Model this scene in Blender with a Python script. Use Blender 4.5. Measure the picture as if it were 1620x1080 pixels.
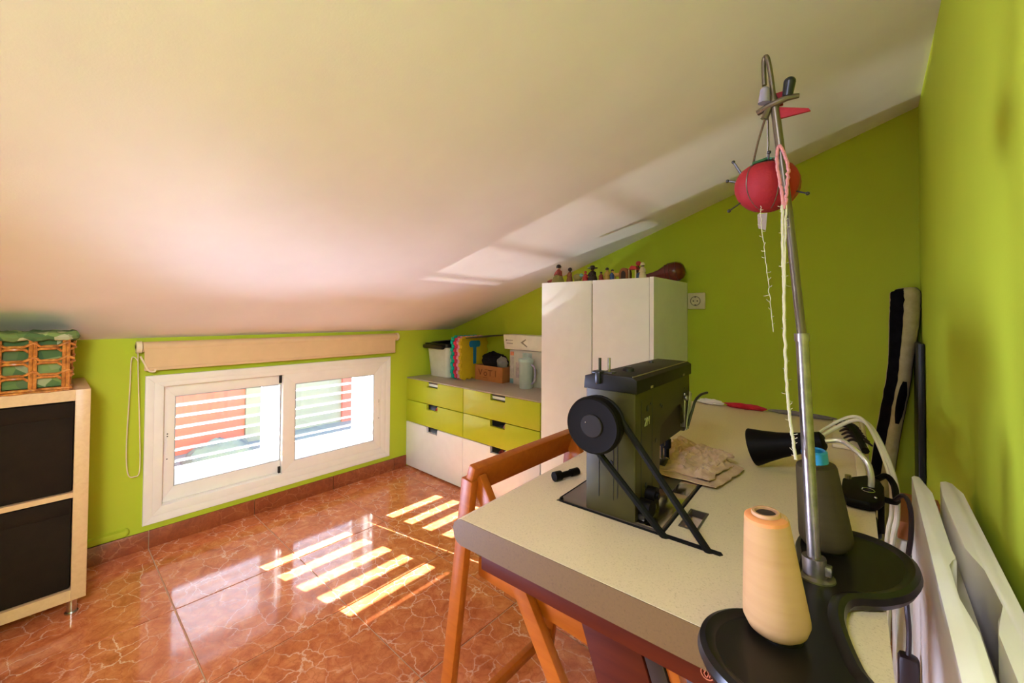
import bpy, bmesh, math, random
from mathutils import Vector, Matrix, noise
random.seed(3)
for o in list(bpy.data.objects): bpy.data.objects.remove(o)
SC = bpy.context.scene
COL = SC.collection
PI = math.pi

# ------------------------------------------------------------------ camera
cam = bpy.data.objects.new('camera', bpy.data.cameras.new('camera'))
COL.objects.link(cam)
cam.data.sensor_width = 36.0
cam.data.lens = 652.4 / 1620 * 36
cam.data.shift_x = (810 - 778.6) / 1620
cam.data.shift_y = (485.0 - 540) / 1620
cam.data.clip_start = 0.02
cam.matrix_world = (Matrix.Translation((2.512, -2.252, 1.111)) @ Matrix.Rotation(math.radians(42.70), 4, 'Z')
                    @ Matrix.Rotation(math.radians(91.0), 4, 'X') @ Matrix.Rotation(math.radians(0.466), 4, 'Z'))
SC.camera = cam

# ------------------------------------------------------------------ world, sun, lamps, exposure
W = bpy.data.worlds.new('sky'); SC.world = W; W.use_nodes = True
nt = W.node_tree; nt.nodes.clear()
wo = nt.nodes.new('ShaderNodeOutputWorld'); bg = nt.nodes.new('ShaderNodeBackground')
sk = nt.nodes.new('ShaderNodeTexSky'); sk.sky_type = 'NISHITA'; sk.sun_disc = False
sk.sun_elevation = math.radians(25); sk.sun_rotation = math.radians(-102); sk.altitude = 200
bg.inputs['Strength'].default_value = 0.6
nt.links.new(sk.outputs[0], bg.inputs[0]); nt.links.new(bg.outputs[0], wo.inputs[0])

def light(name, kind, energy, color, loc, direction, **kw):
    l = bpy.data.lights.new(name, kind); l.energy = energy; l.color = color
    for k, v in kw.items(): setattr(l, k, v)
    o = bpy.data.objects.new(name, l); COL.objects.link(o)
    o.matrix_world = Matrix.Translation(loc) @ Vector(direction).to_track_quat('-Z', 'Y').to_matrix().to_4x4()
    return o
light('sun', 'SUN', 50.0, (1.0, 0.94, 0.90), (-6, -1.3, 3), (1, 0.22, -0.48), angle=0.006)
# added area lamp in place of light thrown in off the terrace
light('terrace_fill', 'AREA', 225.0, (0.95, 1.0, 1.30), (-1.25, -1.30, -0.62), (1, 0.0, 0.95), shape='RECTANGLE', size=1.6, size_y=0.9)
# added spot outside the shutters, standing in for sun reflected up at the ceiling
light('glint_stand_in', 'SPOT', 300.0, (1.0, 0.96, 0.88), (-1.65, -1.36, -0.50), (1.40, 0.44, 1.0), spot_size=math.radians(17), spot_blend=0.35, shadow_soft_size=0.010)
# added fill lamp left of the view, no such window is known
light('side_fill', 'AREA', 46.0, (0.86, 0.95, 1.46), (0.06, -3.35, 0.45), (1, 0.28, -0.08), shape='RECTANGLE', size=1.2, size_y=0.7, spread=math.radians(84))
# added fill lamps behind the camera: one from above, one onto the window wall
light('overhead_fill', 'AREA', 8.0, (0.90, 0.95, 1.40), (2.30, -2.70, 1.70), (0.0, 0.10, -1), shape='DISK', size=0.35)
light('wall_fill_spot', 'SPOT', 62.0, (1.0, 0.96, 1.12), (2.50, -2.52, 1.35), (-2.5, 1.10, -0.92), spot_size=math.radians(54), spot_blend=0.8, shadow_soft_size=0.12)
SC.view_settings.view_transform = 'Standard'
SC.view_settings.look = 'None'
SC.view_settings.gamma = 1.0
SC.view_settings.use_curve_mapping = False
SC.view_settings.exposure = 0.92
SC.cycles.max_bounces = 10
SC.cycles.diffuse_bounces = 5
SC.cycles.transparent_max_bounces = 12
SC.cycles.use_denoising = True
SC.cycles.sample_clamp_indirect = 6.0

# ------------------------------------------------------------------ materials
def srgb(r, g, b):
    f = lambda c: (c / 255) / 12.92 if c / 255 <= 0.04045 else ((c / 255 + 0.055) / 1.055) ** 2.4
    return (f(r), f(g), f(b))
class NT:
    def __init__(s, name):
        s.m = bpy.data.materials.new(name); s.m.use_nodes = True; s.t = s.m.node_tree
        s.b = s.t.nodes['Principled BSDF']; s.out = s.t.nodes['Material Output']
    def n(s, kind, **kw):
        x = s.t.nodes.new('ShaderNode' + kind)
        for k, v in kw.items(): setattr(x, k, v)
        return x
    def l(s, a, b): s.t.links.new(a, b)
    def coord(s, which='Object'): return s.n('TexCoord').outputs[which]
    def mix(s, fac, a, b, blend='MIX'):
        x = s.n('Mix', data_type='RGBA', blend_type=blend)
        for sock, v in ((x.inputs['Factor'], fac), (x.inputs['A'], a), (x.inputs['B'], b)):
            if sock.name == 'Factor': pass
        ins = [i for i in x.inputs if i.enabled]
        for sock, v in zip(ins, (fac, a, b)):
            if hasattr(v, 'links'): s.l(v, sock)
            elif isinstance(v, (int, float)): sock.default_value = v
            else: sock.default_value = (*v, 1)
        return [o for o in x.outputs if o.enabled][0]
    def noise(s, vec, scale, detail=4, rough=0.55, dist=0.0):
        x = s.n('TexNoise'); x.inputs['Scale'].default_value = scale; x.inputs['Detail'].default_value = detail
        x.inputs['Roughness'].default_value = rough; x.inputs['Distortion'].default_value = dist
        if vec is not None: s.l(vec, x.inputs['Vector'])
        return x
    def ramp(s, fac, stops):
        x = s.n('ValToRGB'); e = x.color_ramp.elements
        while len(e) < len(stops): e.new(0.5)
        for el, (p, c) in zip(e, stops): el.position = p; el.color = (*c, 1) if len(c) == 3 else c
        s.l(fac, x.inputs[0]); return x.outputs[0]
    def bump(s, h, strength=0.2, dist=0.01):
        x = s.n('Bump'); x.inputs['Strength'].default_value = strength; x.inputs['Distance'].default_value = dist
        s.l(h, x.inputs['Height']); s.l(x.outputs[0], s.b.inputs['Normal'])
def M(name, color, rough=0.5, metal=0.0, var=0.06, scale=18.0, bump=0.0, bscale=120.0, spec=0.35, coat=0.0):
    """plain surface with a faint procedural mottling"""
    k = NT(name)
    k.b.inputs['Roughness'].default_value = rough; k.b.inputs['Metallic'].default_value = metal
    k.b.inputs['Specular IOR Level'].default_value = spec
    if coat: k.b.inputs['Coat Weight'].default_value = coat; k.b.inputs['Coat Roughness'].default_value = 0.08
    c = k.coord()
    nz = k.noise(c, scale)
    lo = tuple(x * (1 - var) for x in color); hi = tuple(min(1, x * (1 + var)) for x in color)
    k.l(k.ramp(nz.outputs['Fac'], [(0.3, lo), (0.7, hi)]), k.b.inputs['Base Color'])
    if bump: k.bump(k.noise(c, bscale, 3).outputs['Fac'], bump, 0.004)
    return k.m
def wood(name, color, dark, rough=0.35, scale=(3, 30, 30), spec=0.5):
    k = NT(name); k.b.inputs['Roughness'].default_value = rough; k.b.inputs['Specular IOR Level'].default_value = spec
    mp = k.n('Mapping'); mp.inputs['Scale'].default_value = scale; k.l(k.coord(), mp.inputs[0])
    nz = k.noise(mp.outputs[0], 2.0, 6, 0.6, 0.6)
    k.l(k.ramp(nz.outputs['Fac'], [(0.25, dark), (0.7, color)]), k.b.inputs['Base Color'])
    return k.m
def tile_mat(name, base, dark, light, vein, rough):
    k = NT(name); k.b.inputs['Roughness'].default_value = rough; k.b.inputs['Specular IOR Level'].default_value = 0.6
    oi = k.n('ObjectInfo'); sc = k.n('VectorMath', operation='SCALE'); sc.inputs['Scale'].default_value = 40.0
    cx = k.n('CombineXYZ'); k.l(oi.outputs['Random'], cx.inputs[0]); k.l(oi.outputs['Random'], cx.inputs[1]); k.l(cx.outputs[0], sc.inputs[0])
    ad = k.n('VectorMath', operation='ADD'); k.l(k.coord(), ad.inputs[0]); k.l(sc.outputs[0], ad.inputs[1])
    v = ad.outputs[0]
    wob = k.noise(v, 9.0, 4, 0.6)
    w2 = k.n('VectorMath', operation='MULTIPLY_ADD'); k.l(wob.outputs['Color'], w2.inputs[0]); w2.inputs[1].default_value = (0.09, 0.09, 0.09); k.l(v, w2.inputs[2])
    vor = k.n('TexVoronoi', feature='DISTANCE_TO_EDGE'); vor.inputs['Scale'].default_value = 13.0; k.l(w2.outputs[0], vor.inputs['Vector'])
    vf = k.ramp(vor.outputs['Distance'], [(0.0, (1, 1, 1)), (0.032, (0, 0, 0))])
    msk = k.ramp(k.noise(v, 5.0, 3).outputs['Fac'], [(0.36, (0, 0, 0)), (0.56, (1, 1, 1))])
    vm = k.n('Math', operation='MULTIPLY'); k.l(vf, vm.inputs[0]); k.l(msk, vm.inputs[1])
    vm2 = k.n('Math', operation='MULTIPLY'); k.l(vm.outputs[0], vm2.inputs[0]); vm2.inputs[1].default_value = 0.62
    blot = k.ramp(k.noise(v, 14.0, 8, 0.68, 0.8).outputs['Fac'], [(0.28, dark), (0.5, base), (0.72, light)])
    vor2 = k.n('TexVoronoi', feature='DISTANCE_TO_EDGE'); vor2.inputs['Scale'].default_value = 29.0; k.l(w2.outputs[0], vor2.inputs['Vector'])
    df = k.ramp(vor2.outputs['Distance'], [(0.0, (0.45, 0.45, 0.45)), (0.05, (0, 0, 0))])
    c1 = k.mix(df, blot, dark)
    k.l(k.mix(vm2.outputs[0], c1, vein), k.b.inputs['Base Color'])
    return k.m
GREEN = (0.43, 0.52, 0.026)
def paint(name, color, rough=0.75, bs=220.0, b=0.08):
    k = NT(name); k.b.inputs['Roughness'].default_value = rough; k.b.inputs['Specular IOR Level'].default_value = 0.3
    c = k.coord(); nz = k.noise(c, 3.0, 5)
    k.l(k.ramp(nz.outputs['Fac'], [(0.3, tuple(x * 0.96 for x in color)), (0.7, tuple(min(1, x * 1.03) for x in color))]), k.b.inputs['Base Color'])
    k.bump(k.noise(c, bs, 3).outputs['Fac'], b, 0.003)
    return k.m
m_green = paint('lime_wall_paint', GREEN)
m_ceil = paint('ceiling_paint', (0.81, 0.77, 0.82))
m_white = M('white_lacquer', (0.84, 0.85, 0.87), 0.30, var=0.02)
m_whitewall = paint('white_masonry', (0.60, 0.60, 0.59))
m_shutter = M('shutter_white', (0.52, 0.54, 0.55), 0.5, var=0.03)
m_frame = M('window_aluminium_white', (0.80, 0.76, 0.71), 0.35, var=0.02)
m_grey_rail = M('aluminium_grey', (0.42, 0.44, 0.46), 0.35, 0.3)
m_black = M('black_plastic', (0.012, 0.011, 0.011), 0.35)
m_blacksatin = M('black_satin', (0.0045, 0.003, 0.0018), 0.55, spec=0.08)
m_rubber = M('black_rubber', (0.007, 0.006, 0.005), 0.7, spec=0.15)
m_limelacq = M('lime_lacquer', (0.46, 0.54, 0.030), 0.27, var=0.02)
m_worktop = M('beige_worktop', (0.42, 0.37, 0.29), 0.4, var=0.04, scale=60)
m_birch = wood('birch_veneer', (0.60, 0.40, 0.21), (0.53, 0.34, 0.17), 0.4)
m_boxcloth = M('black_canvas', (0.012, 0.0065, 0.0025), 0.85, bump=0.3, bscale=400, var=0.2, spec=0.2)
m_chrome = M('brushed_steel', (0.55, 0.54, 0.52), 0.25, 1.0)
m_polesteel = M('worn_pole_steel', (0.26, 0.225, 0.20), 0.34, 0.9, var=0.25, scale=60)
m_blind = M('blind_fabric', (0.62, 0.43, 0.24), 0.8, bump=0.15, bscale=500, var=0.03)
m_blindplast = M('cream_plastic', (0.74, 0.62, 0.42), 0.4)
m_tile = tile_mat('terracotta_marbled_tile', (0.53, 0.155, 0.054), (0.34, 0.080, 0.026), (0.68, 0.26, 0.108), (0.85, 0.62, 0.48), 0.09)
m_skirt = tile_mat('terracotta_skirting_tile', (0.25, 0.052, 0.014), (0.16, 0.028, 0.008), (0.34, 0.09, 0.026), (0.42, 0.17, 0.08), 0.32)
m_grout = M('pale_grout', (0.52, 0.33, 0.21), 0.8)
m_lam = None
def laminate():
    k = NT('beige_speckled_laminate'); k.b.inputs['Roughness'].default_value = 0.33
    c = k.coord(); nz = k.noise(c, 420.0, 2, 0.7)
    f = k.ramp(nz.outputs['Fac'], [(0.30, (0.48, 0.35, 0.22)), (0.40, (0.64, 0.49, 0.315)), (0.75, (0.68, 0.53, 0.345))])
    k.l(f, k.b.inputs['Base Color']); return k.m
m_lam = laminate()
def lam2():
    k = NT('beige_laminate_shaded'); k.b.inputs['Roughness'].default_value = 0.45
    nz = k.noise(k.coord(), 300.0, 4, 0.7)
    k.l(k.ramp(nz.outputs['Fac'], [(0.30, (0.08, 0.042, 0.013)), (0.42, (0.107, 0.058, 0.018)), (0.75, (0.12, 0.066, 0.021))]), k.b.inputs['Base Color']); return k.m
m_lam_shaded = lam2()  # tabletop laminate again, darkened for the shade on the near end
m_redwood = wood('dark_red_stained_wood', (0.075, 0.009, 0.001), (0.05, 0.005, 0.0006), 0.5, spec=0.15)
m_chair = wood('orange_stained_wood', (0.40, 0.100, 0.008), (0.31, 0.068, 0.005), 0.36, spec=0.3)
m_machine = M('olive_grey_enamel', (0.046, 0.036, 0.009), 0.40, var=0.10, scale=30, spec=0.22)
m_machdark = M('dark_brown_cover', (0.009, 0.0065, 0.004), 0.45, var=0.15, spec=0.18)
m_bedsteel = M('dark_bed_steel', (0.14, 0.11, 0.085), 0.3, 0.6)
m_brightsteel = M('bright_steel', (0.62, 0.55, 0.48), 0.16, 1.0)
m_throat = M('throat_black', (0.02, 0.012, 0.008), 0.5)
m_darksteel = M('dark_steel', (0.05, 0.045, 0.042), 0.3, 0.7)
m_cone = None
def thread_mat(name, c1, c2, stripes=520.0):
    k = NT(name); k.b.inputs['Roughness'].default_value = 0.75
    k.b.inputs['Specular IOR Level'].default_value = 0.12
    c = k.coord(); sx = k.n('SeparateXYZ'); k.l(c, sx.inputs[0])
    wv = k.n('TexWave', wave_type='BANDS', bands_direction='Z'); wv.inputs['Scale'].default_value = stripes; wv.inputs['Distortion'].default_value = 1.5
    wv.inputs['Detail'].default_value = 2; k.l(c, wv.inputs['Vector'])
    mp = k.n('Mapping'); mp.inputs['Scale'].default_value = (6, 6, 60); k.l(c, mp.inputs[0])
    nz = k.noise(mp.outputs[0], 1.4, 4)
    k.l(k.mix(nz.outputs['Fac'], c1, c2), k.b.inputs['Base Color'])
    k.bump(wv.outputs['Fac'], 0.35, 0.0012)
    return k.m
m_cone = thread_mat('cream_thread', (0.36, 0.19, 0.075), (0.48, 0.285, 0.125))
m_cone2 = thread_mat('dark_khaki_thread', (0.040, 0.027, 0.010), (0.070, 0.050, 0.020))
m_card = M('cone_cardboard', (0.42, 0.22, 0.10), 0.7)
m_orangecap = M('orange_thread_edge', (0.55, 0.20, 0.06), 0.7)
m_blue = M('blue_plastic', (0.02, 0.22, 0.46), 0.35)
m_plate = M('thread_stand_black', (0.007, 0.0055, 0.004), 0.30, var=0.2, scale=40, spec=0.28)
m_tomato = M('red_satin_cloth', (0.24, 0.004, 0.007), 0.7, bump=0.2, bscale=300)
m_leaf = M('green_felt', (0.05, 0.16, 0.07), 0.8)
m_string = M('cream_string', (0.42, 0.37, 0.22), 0.85)
m_pinkstring = M('pink_wool', (0.46, 0.17, 0.15), 0.85)
m_wire = M('bronze_wire', (0.13, 0.10, 0.065), 0.35, 0.7)
m_cable = M('cream_cable', (0.66, 0.62, 0.40), 0.4)
m_goose = M('gooseneck_cream_metal', (0.62, 0.56, 0.42), 0.22, 0.6)
m_dkbrown = M('dark_brown_cord', (0.022, 0.012, 0.010), 0.4)
m_slab = M('cream_white_enamel', (0.84, 0.77, 0.65), 0.35, var=0.02)
m_outlet = M('ivory_plastic', (0.62, 0.56, 0.36), 0.35)
m_fabric = None
def cloth_mat(name, c, c2, sc=40):
    k = NT(name); k.b.inputs['Roughness'].default_value = 0.9; k.b.inputs['Specular IOR Level'].default_value = 0.12; k.b.inputs['Sheen Weight'].default_value = 0.12 if max(c) > 0.1 else 0.0
    co = k.coord(); nz = k.noise(co, sc, 5)
    k.l(k.ramp(nz.outputs['Fac'], [(0.3, c2), (0.7, c)]), k.b.inputs['Base Color'])
    k.bump(k.noise(co, 300, 3).outputs['Fac'], 0.3, 0.002); return k.m
m_fabric = cloth_mat('beige_linen', (0.58, 0.38, 0.23), (0.42, 0.25, 0.14))
m_redcloth = cloth_mat('red_cloth', (0.50, 0.02, 0.03), (0.33, 0.01, 0.015))
m_whitecloth = cloth_mat('white_cloth', (0.7, 0.66, 0.6), (0.6, 0.55, 0.48))
m_greycloth = cloth_mat('grey_cloth', (0.20, 0.18, 0.15), (0.13, 0.11, 0.09))
m_blackcloth = cloth_mat('black_cloth', (0.014, 0.012, 0.014), (0.007, 0.006, 0.007))
m_creamplush = cloth_mat('cream_plush', (0.55, 0.47, 0.24), (0.42, 0.34, 0.15), 30)
m_teal = M('teal_foam', (0.0, 0.42, 0.32), 0.7, bump=0.2)
m_redfoam = M('red_foam', (0.62, 0.03, 0.08), 0.7, bump=0.2)
m_pinkfoam = M('pink_foam', (0.70, 0.30, 0.40), 0.7, bump=0.2)
m_orangefoam = M('orange_foam', (0.75, 0.28, 0.05), 0.7, bump=0.2)
m_yellow = M('yellow_foam', (0.58, 0.40, 0.010), 0.7, bump=0.2)
m_bluefoam = M('blue_foam', (0.01, 0.16, 0.36), 0.7, bump=0.2)
m_carton = M('brown_cardboard', (0.42, 0.16, 0.045), 0.75, var=0.12)
m_cartink = M('brown_ink', (0.15, 0.045, 0.012), 0.8)
m_whitecard = M('white_card', (0.74, 0.70, 0.58), 0.6)
m_greyink = M('grey_ink', (0.25, 0.22, 0.17), 0.7)
m_binplast = M('milky_plastic', (0.66, 0.66, 0.58), 0.35)
m_redclay = M('red_brown_glaze', (0.14, 0.018, 0.008), 0.22, coat=0.4, var=0.3)
def glass_mat(name, tint=(0.96, 0.98, 0.98), fres=0.9):
    k = NT(name); t = k.t
    tr = k.n('BsdfTransparent'); tr.inputs[0].default_value = (*tint, 1)
    gl = k.n('BsdfGlossy'); gl.inputs['Roughness'].default_value = 0.02
    fr = k.n('Fresnel'); fr.inputs['IOR'].default_value = 1.45
    mx = k.n('MixShader'); k.l(fr.outputs[0], mx.inputs[0]); k.l(tr.outputs[0], mx.inputs[1]); k.l(gl.outputs[0], mx.inputs[2])
    k.l(mx.outputs[0], k.out.inputs['Surface']); return k.m
m_glass = glass_mat('window_glass')
m_clear = glass_mat('clear_teal_plastic', (0.86, 0.94, 0.93))
def rattan():
    k = NT('varnished_rattan'); k.b.inputs['Roughness'].default_value = 0.35
    nz = k.noise(k.coord(), 55, 4)
    k.l(k.ramp(nz.outputs['Fac'], [(0.3, (0.20, 0.06, 0.012)), (0.55, (0.48, 0.17, 0.03)), (0.75, (0.62, 0.28, 0.07))]), k.b.inputs['Base Color']); return k.m
m_rattan = rattan()
def leafcloth():
    k = NT('green_leaf_print_cloth'); k.b.inputs['Roughness'].default_value = 0.85
    c = k.coord(); vo = k.n('TexVoronoi'); vo.inputs['Scale'].default_value = 26.0; k.l(c, vo.inputs['Vector'])
    base = k.ramp(vo.outputs['Color'], [(0.2, (0.045, 0.10, 0.03)), (0.5, (0.10, 0.17, 0.045)), (0.62, (0.17, 0.24, 0.06)), (0.72, (0.50, 0.48, 0.30)), (0.85, (0.09, 0.14, 0.05))])
    k.l(base, k.b.inputs['Base Color']); return k.m
m_leafcloth = leafcloth()

# ------------------------------------------------------------------ mesh builder
class MB:
    def __init__(s, xf=None): s.bm = bmesh.new(); s.xf = xf
    def _add(s, verts, faces, xf=None):
        vs = [s.bm.verts.new(v if xf is None else xf @ Vector(v)) for v in verts]
        fs = []
        for f in faces:
            try: fs.append(s.bm.faces.new([vs[i] for i in f]))
            except ValueError: pass
        return vs, fs
    def box(s, x0, x1, y0, y1, z0, z1, xf=None, bev=0.0, seg=2):
        v = [(x, y, z) for x in (x0, x1) for y in (y0, y1) for z in (z0, z1)]
        f = [(0, 1, 3, 2), (4, 6, 7, 5), (0, 4, 5, 1), (2, 3, 7, 6), (0, 2, 6, 4), (1, 5, 7, 3)]
        vs, fs = s._add(v, f, xf)
        if bev:
            es = list({e for q in fs for e in q.edges})
            bmesh.ops.bevel(s.bm, geom=es, offset=bev, segments=seg, profile=0.5, affect='EDGES', clamp_overlap=True)
        return s
    def bar(s, p0, p1, w, d, up=(0, 0, 1), bev=0.0):
        """rectangular bar from p0 to p1; w across (horizontal), d along the up side"""
        p0, p1 = Vector(p0), Vector(p1); ax = (p1 - p0); L = ax.length; ax.normalize()
        sd = ax.cross(Vector(up))
        if sd.length < 1e-5: sd = Vector((1, 0, 0))
        sd.normalize(); u2 = sd.cross(ax).normalized()
        m = Matrix((sd, ax, u2)).transposed().to_4x4(); m.translation = p0
        return s.box(-w / 2, w / 2, 0, L, -d / 2, d / 2, m, bev)
    def prism(s, poly, a0, a1, axis='z', xf=None, bev=0.0):
        """poly: 2D points; extruded along axis from a0 to a1"""
        def P(p, a):
            return {'z': (p[0], p[1], a), 'y': (p[0], a, p[1]), 'x': (a, p[0], p[1])}[axis]
        n = len(poly)
        v = [P(p, a0) for p in poly] + [P(p, a1) for p in poly]
        f = [tuple(range(n))[::-1], tuple(range(n, 2 * n))] + [(i, (i + 1) % n, n + (i + 1) % n, n + i) for i in range(n)]
        vs, fs = s._add(v, f, xf)
        if bev:
            es = list({e for q in fs[:2] for e in q.edges})
            bmesh.ops.bevel(s.bm, geom=es, offset=bev, segments=2, profile=0.5, affect='EDGES', clamp_overlap=True)
        return s
    def tube(s, pts, r, seg=10, cap=True, flat=1.0):
        pts = [Vector(p) for p in pts]; n = len(pts)
        rr = r if isinstance(r, (list, tuple)) else [r] * n
        t0 = (pts[1] - pts[0]).normalized()
        ref = Vector((0, 0, 1)) if abs(t0.z) < 0.9 else Vector((1, 0, 0))
        nrm = (ref - t0 * ref.dot(t0)).normalized()
        rings = []
        for i in range(n):
            t = (pts[min(i + 1, n - 1)] - pts[max(i - 1, 0)]).normalized()
            nrm = nrm - t * nrm.dot(t)
            if nrm.length < 1e-6: nrm = t.orthogonal()
            nrm.normalize(); b = t.cross(nrm)
            rings.append([s.bm.verts.new(pts[i] + (nrm * math.cos(2 * PI * k / seg) + b * math.sin(2 * PI * k / seg) * flat) * rr[i]) for k in range(seg)])
        for a, c in zip(rings, rings[1:]):
            for k in range(seg): s.bm.faces.new((a[k], a[(k + 1) % seg], c[(k + 1) % seg], c[k]))
        if cap:
            s.bm.faces.new(rings[0][::-1]); s.bm.faces.new(rings[-1])
        return s
    def lathe(s, prof, c=(0, 0, 0), seg=24, xf=None, a0=0.0, a1=2 * PI, scale=(1, 1)):
        """prof: list of (r, z)"""
        m = Matrix.Translation(c) if xf is None else xf
        full = abs(a1 - a0 - 2 * PI) < 1e-6; ns = seg if full else seg + 1
        rings = []
        for r, z in prof:
            if r < 1e-6: rings.append([s.bm.verts.new(m @ Vector((0, 0, z)))])
            else: rings.append([s.bm.verts.new(m @ Vector((r * math.cos(a0 + (a1 - a0) * k / seg) * scale[0], r * math.sin(a0 + (a1 - a0) * k / seg) * scale[1], z))) for k in range(ns)])
        for a, b in zip(rings, rings[1:]):
            for k in range(seg if full else seg):
                k2 = (k + 1) % ns
                if len(a) == 1 and len(b) == 1: continue
                try:
                    if len(a) == 1: s.bm.faces.new((a[0], b[k2], b[k]))
                    elif len(b) == 1: s.bm.faces.new((a[k], a[k2], b[0]))
                    else: s.bm.faces.new((a[k], a[k2], b[k2], b[k]))
                except ValueError: pass
        return s
    def cyl(s, p0, p1, r0, r1=None, seg=20):
        r1 = r0 if r1 is None else r1
        return s.tube([p0, p1], [r0, r1], seg)
    def ball(s, c, rx, ry=None, rz=None, seg=14, rot=None):
        ry = rx if ry is None else ry; rz = rx if rz is None else rz
        m = Matrix.Translation(c)
        if rot is not None: m = m @ rot
        m = m @ Matrix.Diagonal((rx, ry, rz, 1))
        k = max(6, seg // 2)
        return s.lathe([(math.sin(PI * i / k), -math.cos(PI * i / k)) for i in range(k + 1)], xf=m, seg=seg)
    def grid_slab(s, xs, ys, z0, z1, skip, P=lambda x, y, z: (x, y, z)):
        """slab over a grid of cells with some cells left out (holes with side walls)"""
        nx, ny = len(xs), len(ys); V = {}
        def v(i, j, t):
            if (i, j, t) not in V: V[(i, j, t)] = s.bm.verts.new(P(xs[i], ys[j], (z0, z1)[t]))
            return V[(i, j, t)]
        on = lambda i, j: 0 <= i < nx - 1 and 0 <= j < ny - 1 and (i, j) not in skip
        for i in range(nx - 1):
            for j in range(ny - 1):
                if not on(i, j): continue
                s.bm.faces.new((v(i, j, 1), v(i + 1, j, 1), v(i + 1, j + 1, 1), v(i, j + 1, 1)))
                s.bm.faces.new((v(i, j, 0), v(i, j + 1, 0), v(i + 1, j + 1, 0), v(i + 1, j, 0)))
                for (di, dj, a, b) in ((-1, 0, (i, j), (i, j + 1)), (1, 0, (i + 1, j + 1), (i + 1, j)), (0, -1, (i + 1, j), (i, j)), (0, 1, (i, j + 1), (i + 1, j + 1))):
                    if not on(i + di, j + dj):
                        s.bm.faces.new((v(*a, 0), v(*a, 1), v(*b, 1), v(*b, 0)))
        return s
WM = {}
def obj(name, mb, mat, parent=None, smooth=None, kind=None, auto=35):
    bm = mb.bm
    if mb.xf is not None: bmesh.ops.transform(bm, matrix=mb.xf, verts=bm.verts)
    if parent is not None:
        bmesh.ops.transform(bm, matrix=WM[parent.name].inverted(), verts=bm.verts)
    bmesh.ops.recalc_face_normals(bm, faces=bm.faces)
    me = bpy.data.meshes.new(name)
    for f in bm.faces: f.smooth = True
    for e in bm.edges:
        if len(e.link_faces) == 2 and e.calc_face_angle(0) > math.radians(auto): e.smooth = False
    bm.to_mesh(me); bm.free()
    me.materials.append(mat)
    o = bpy.data.objects.new(name, me); COL.objects.link(o)
    if parent is not None: o.parent = parent; WM[o.name] = WM[parent.name]
    else: WM[o.name] = Matrix.Identity(4)
    if kind: o['kind'] = kind
    return o
def tag(o, label, cat, group=None):
    o['label'] = label; o['category'] = cat
    if group: o['group'] = group
    return o
def thing(name, label, cat, loc, group=None):
    o = bpy.data.objects.new(name, None); COL.objects.link(o); o.location = loc
    o.empty_display_size = 0.05
    WM[o.name] = Matrix.Translation(loc)
    return tag(o, label, cat, group)
def lab(o, t): o['label'] = t; return o
def share(name, src, loc, parent=None):
    o = bpy.data.objects.new(name, src.data); COL.objects.link(o); o.location = loc
    if parent is not None: o.parent = parent; WM[o.name] = WM[parent.name]
    return o
def text_mesh(name, body, size, depth, mat, xf, parent):
    cu = bpy.data.curves.new(name + '_curve', 'FONT'); cu.body = body; cu.size = size; cu.extrude = depth
    cu.align_x = 'CENTER'; cu.align_y = 'CENTER'
    t = bpy.data.objects.new(name + '_tmp', cu); COL.objects.link(t)
    dg = bpy.context.evaluated_depsgraph_get(); dg.update()
    me = bpy.data.meshes.new_from_object(t.evaluated_get(dg))
    bpy.data.objects.remove(t); bpy.data.curves.remove(cu)
    me.transform(WM[parent.name].inverted() @ xf)
    me.name = name; me.materials.clear(); me.materials.append(mat)
    o = bpy.data.objects.new(name, me); COL.objects.link(o); o.parent = parent; WM[o.name] = WM[parent.name]
    return o
def frame_xf(o, x, z):
    """matrix whose local x is along x, local z along z"""
    x = Vector(x).normalized(); z = Vector(z).normalized(); y = z.cross(x).normalized(); x = y.cross(z)
    m = Matrix((x, y, z)).transposed().to_4x4(); m.translation = o; return m
def smooth_path(pts, n=8):
    pts = [Vector(p) for p in pts]; out = []
    P = [pts[0] * 2 - pts[1]] + pts + [pts[-1] * 2 - pts[-2]]
    for i in range(1, len(P) - 2):
        a, b, c, d = P[i - 1], P[i], P[i + 1], P[i + 2]
        for k in range(n):
            t = k / n
            out.append(0.5 * ((2 * b) + (c - a) * t + (2 * a - 5 * b + 4 * c - d) * t * t + (3 * b - a - 3 * c + d) * t ** 3))
    out.append(pts[-1]); return out

# ------------------------------------------------------------------ the room
RW, YB = 2.645, -5.2          # right wall, rear wall
ZC = lambda x: 0.985 + 0.3525 * x
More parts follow.
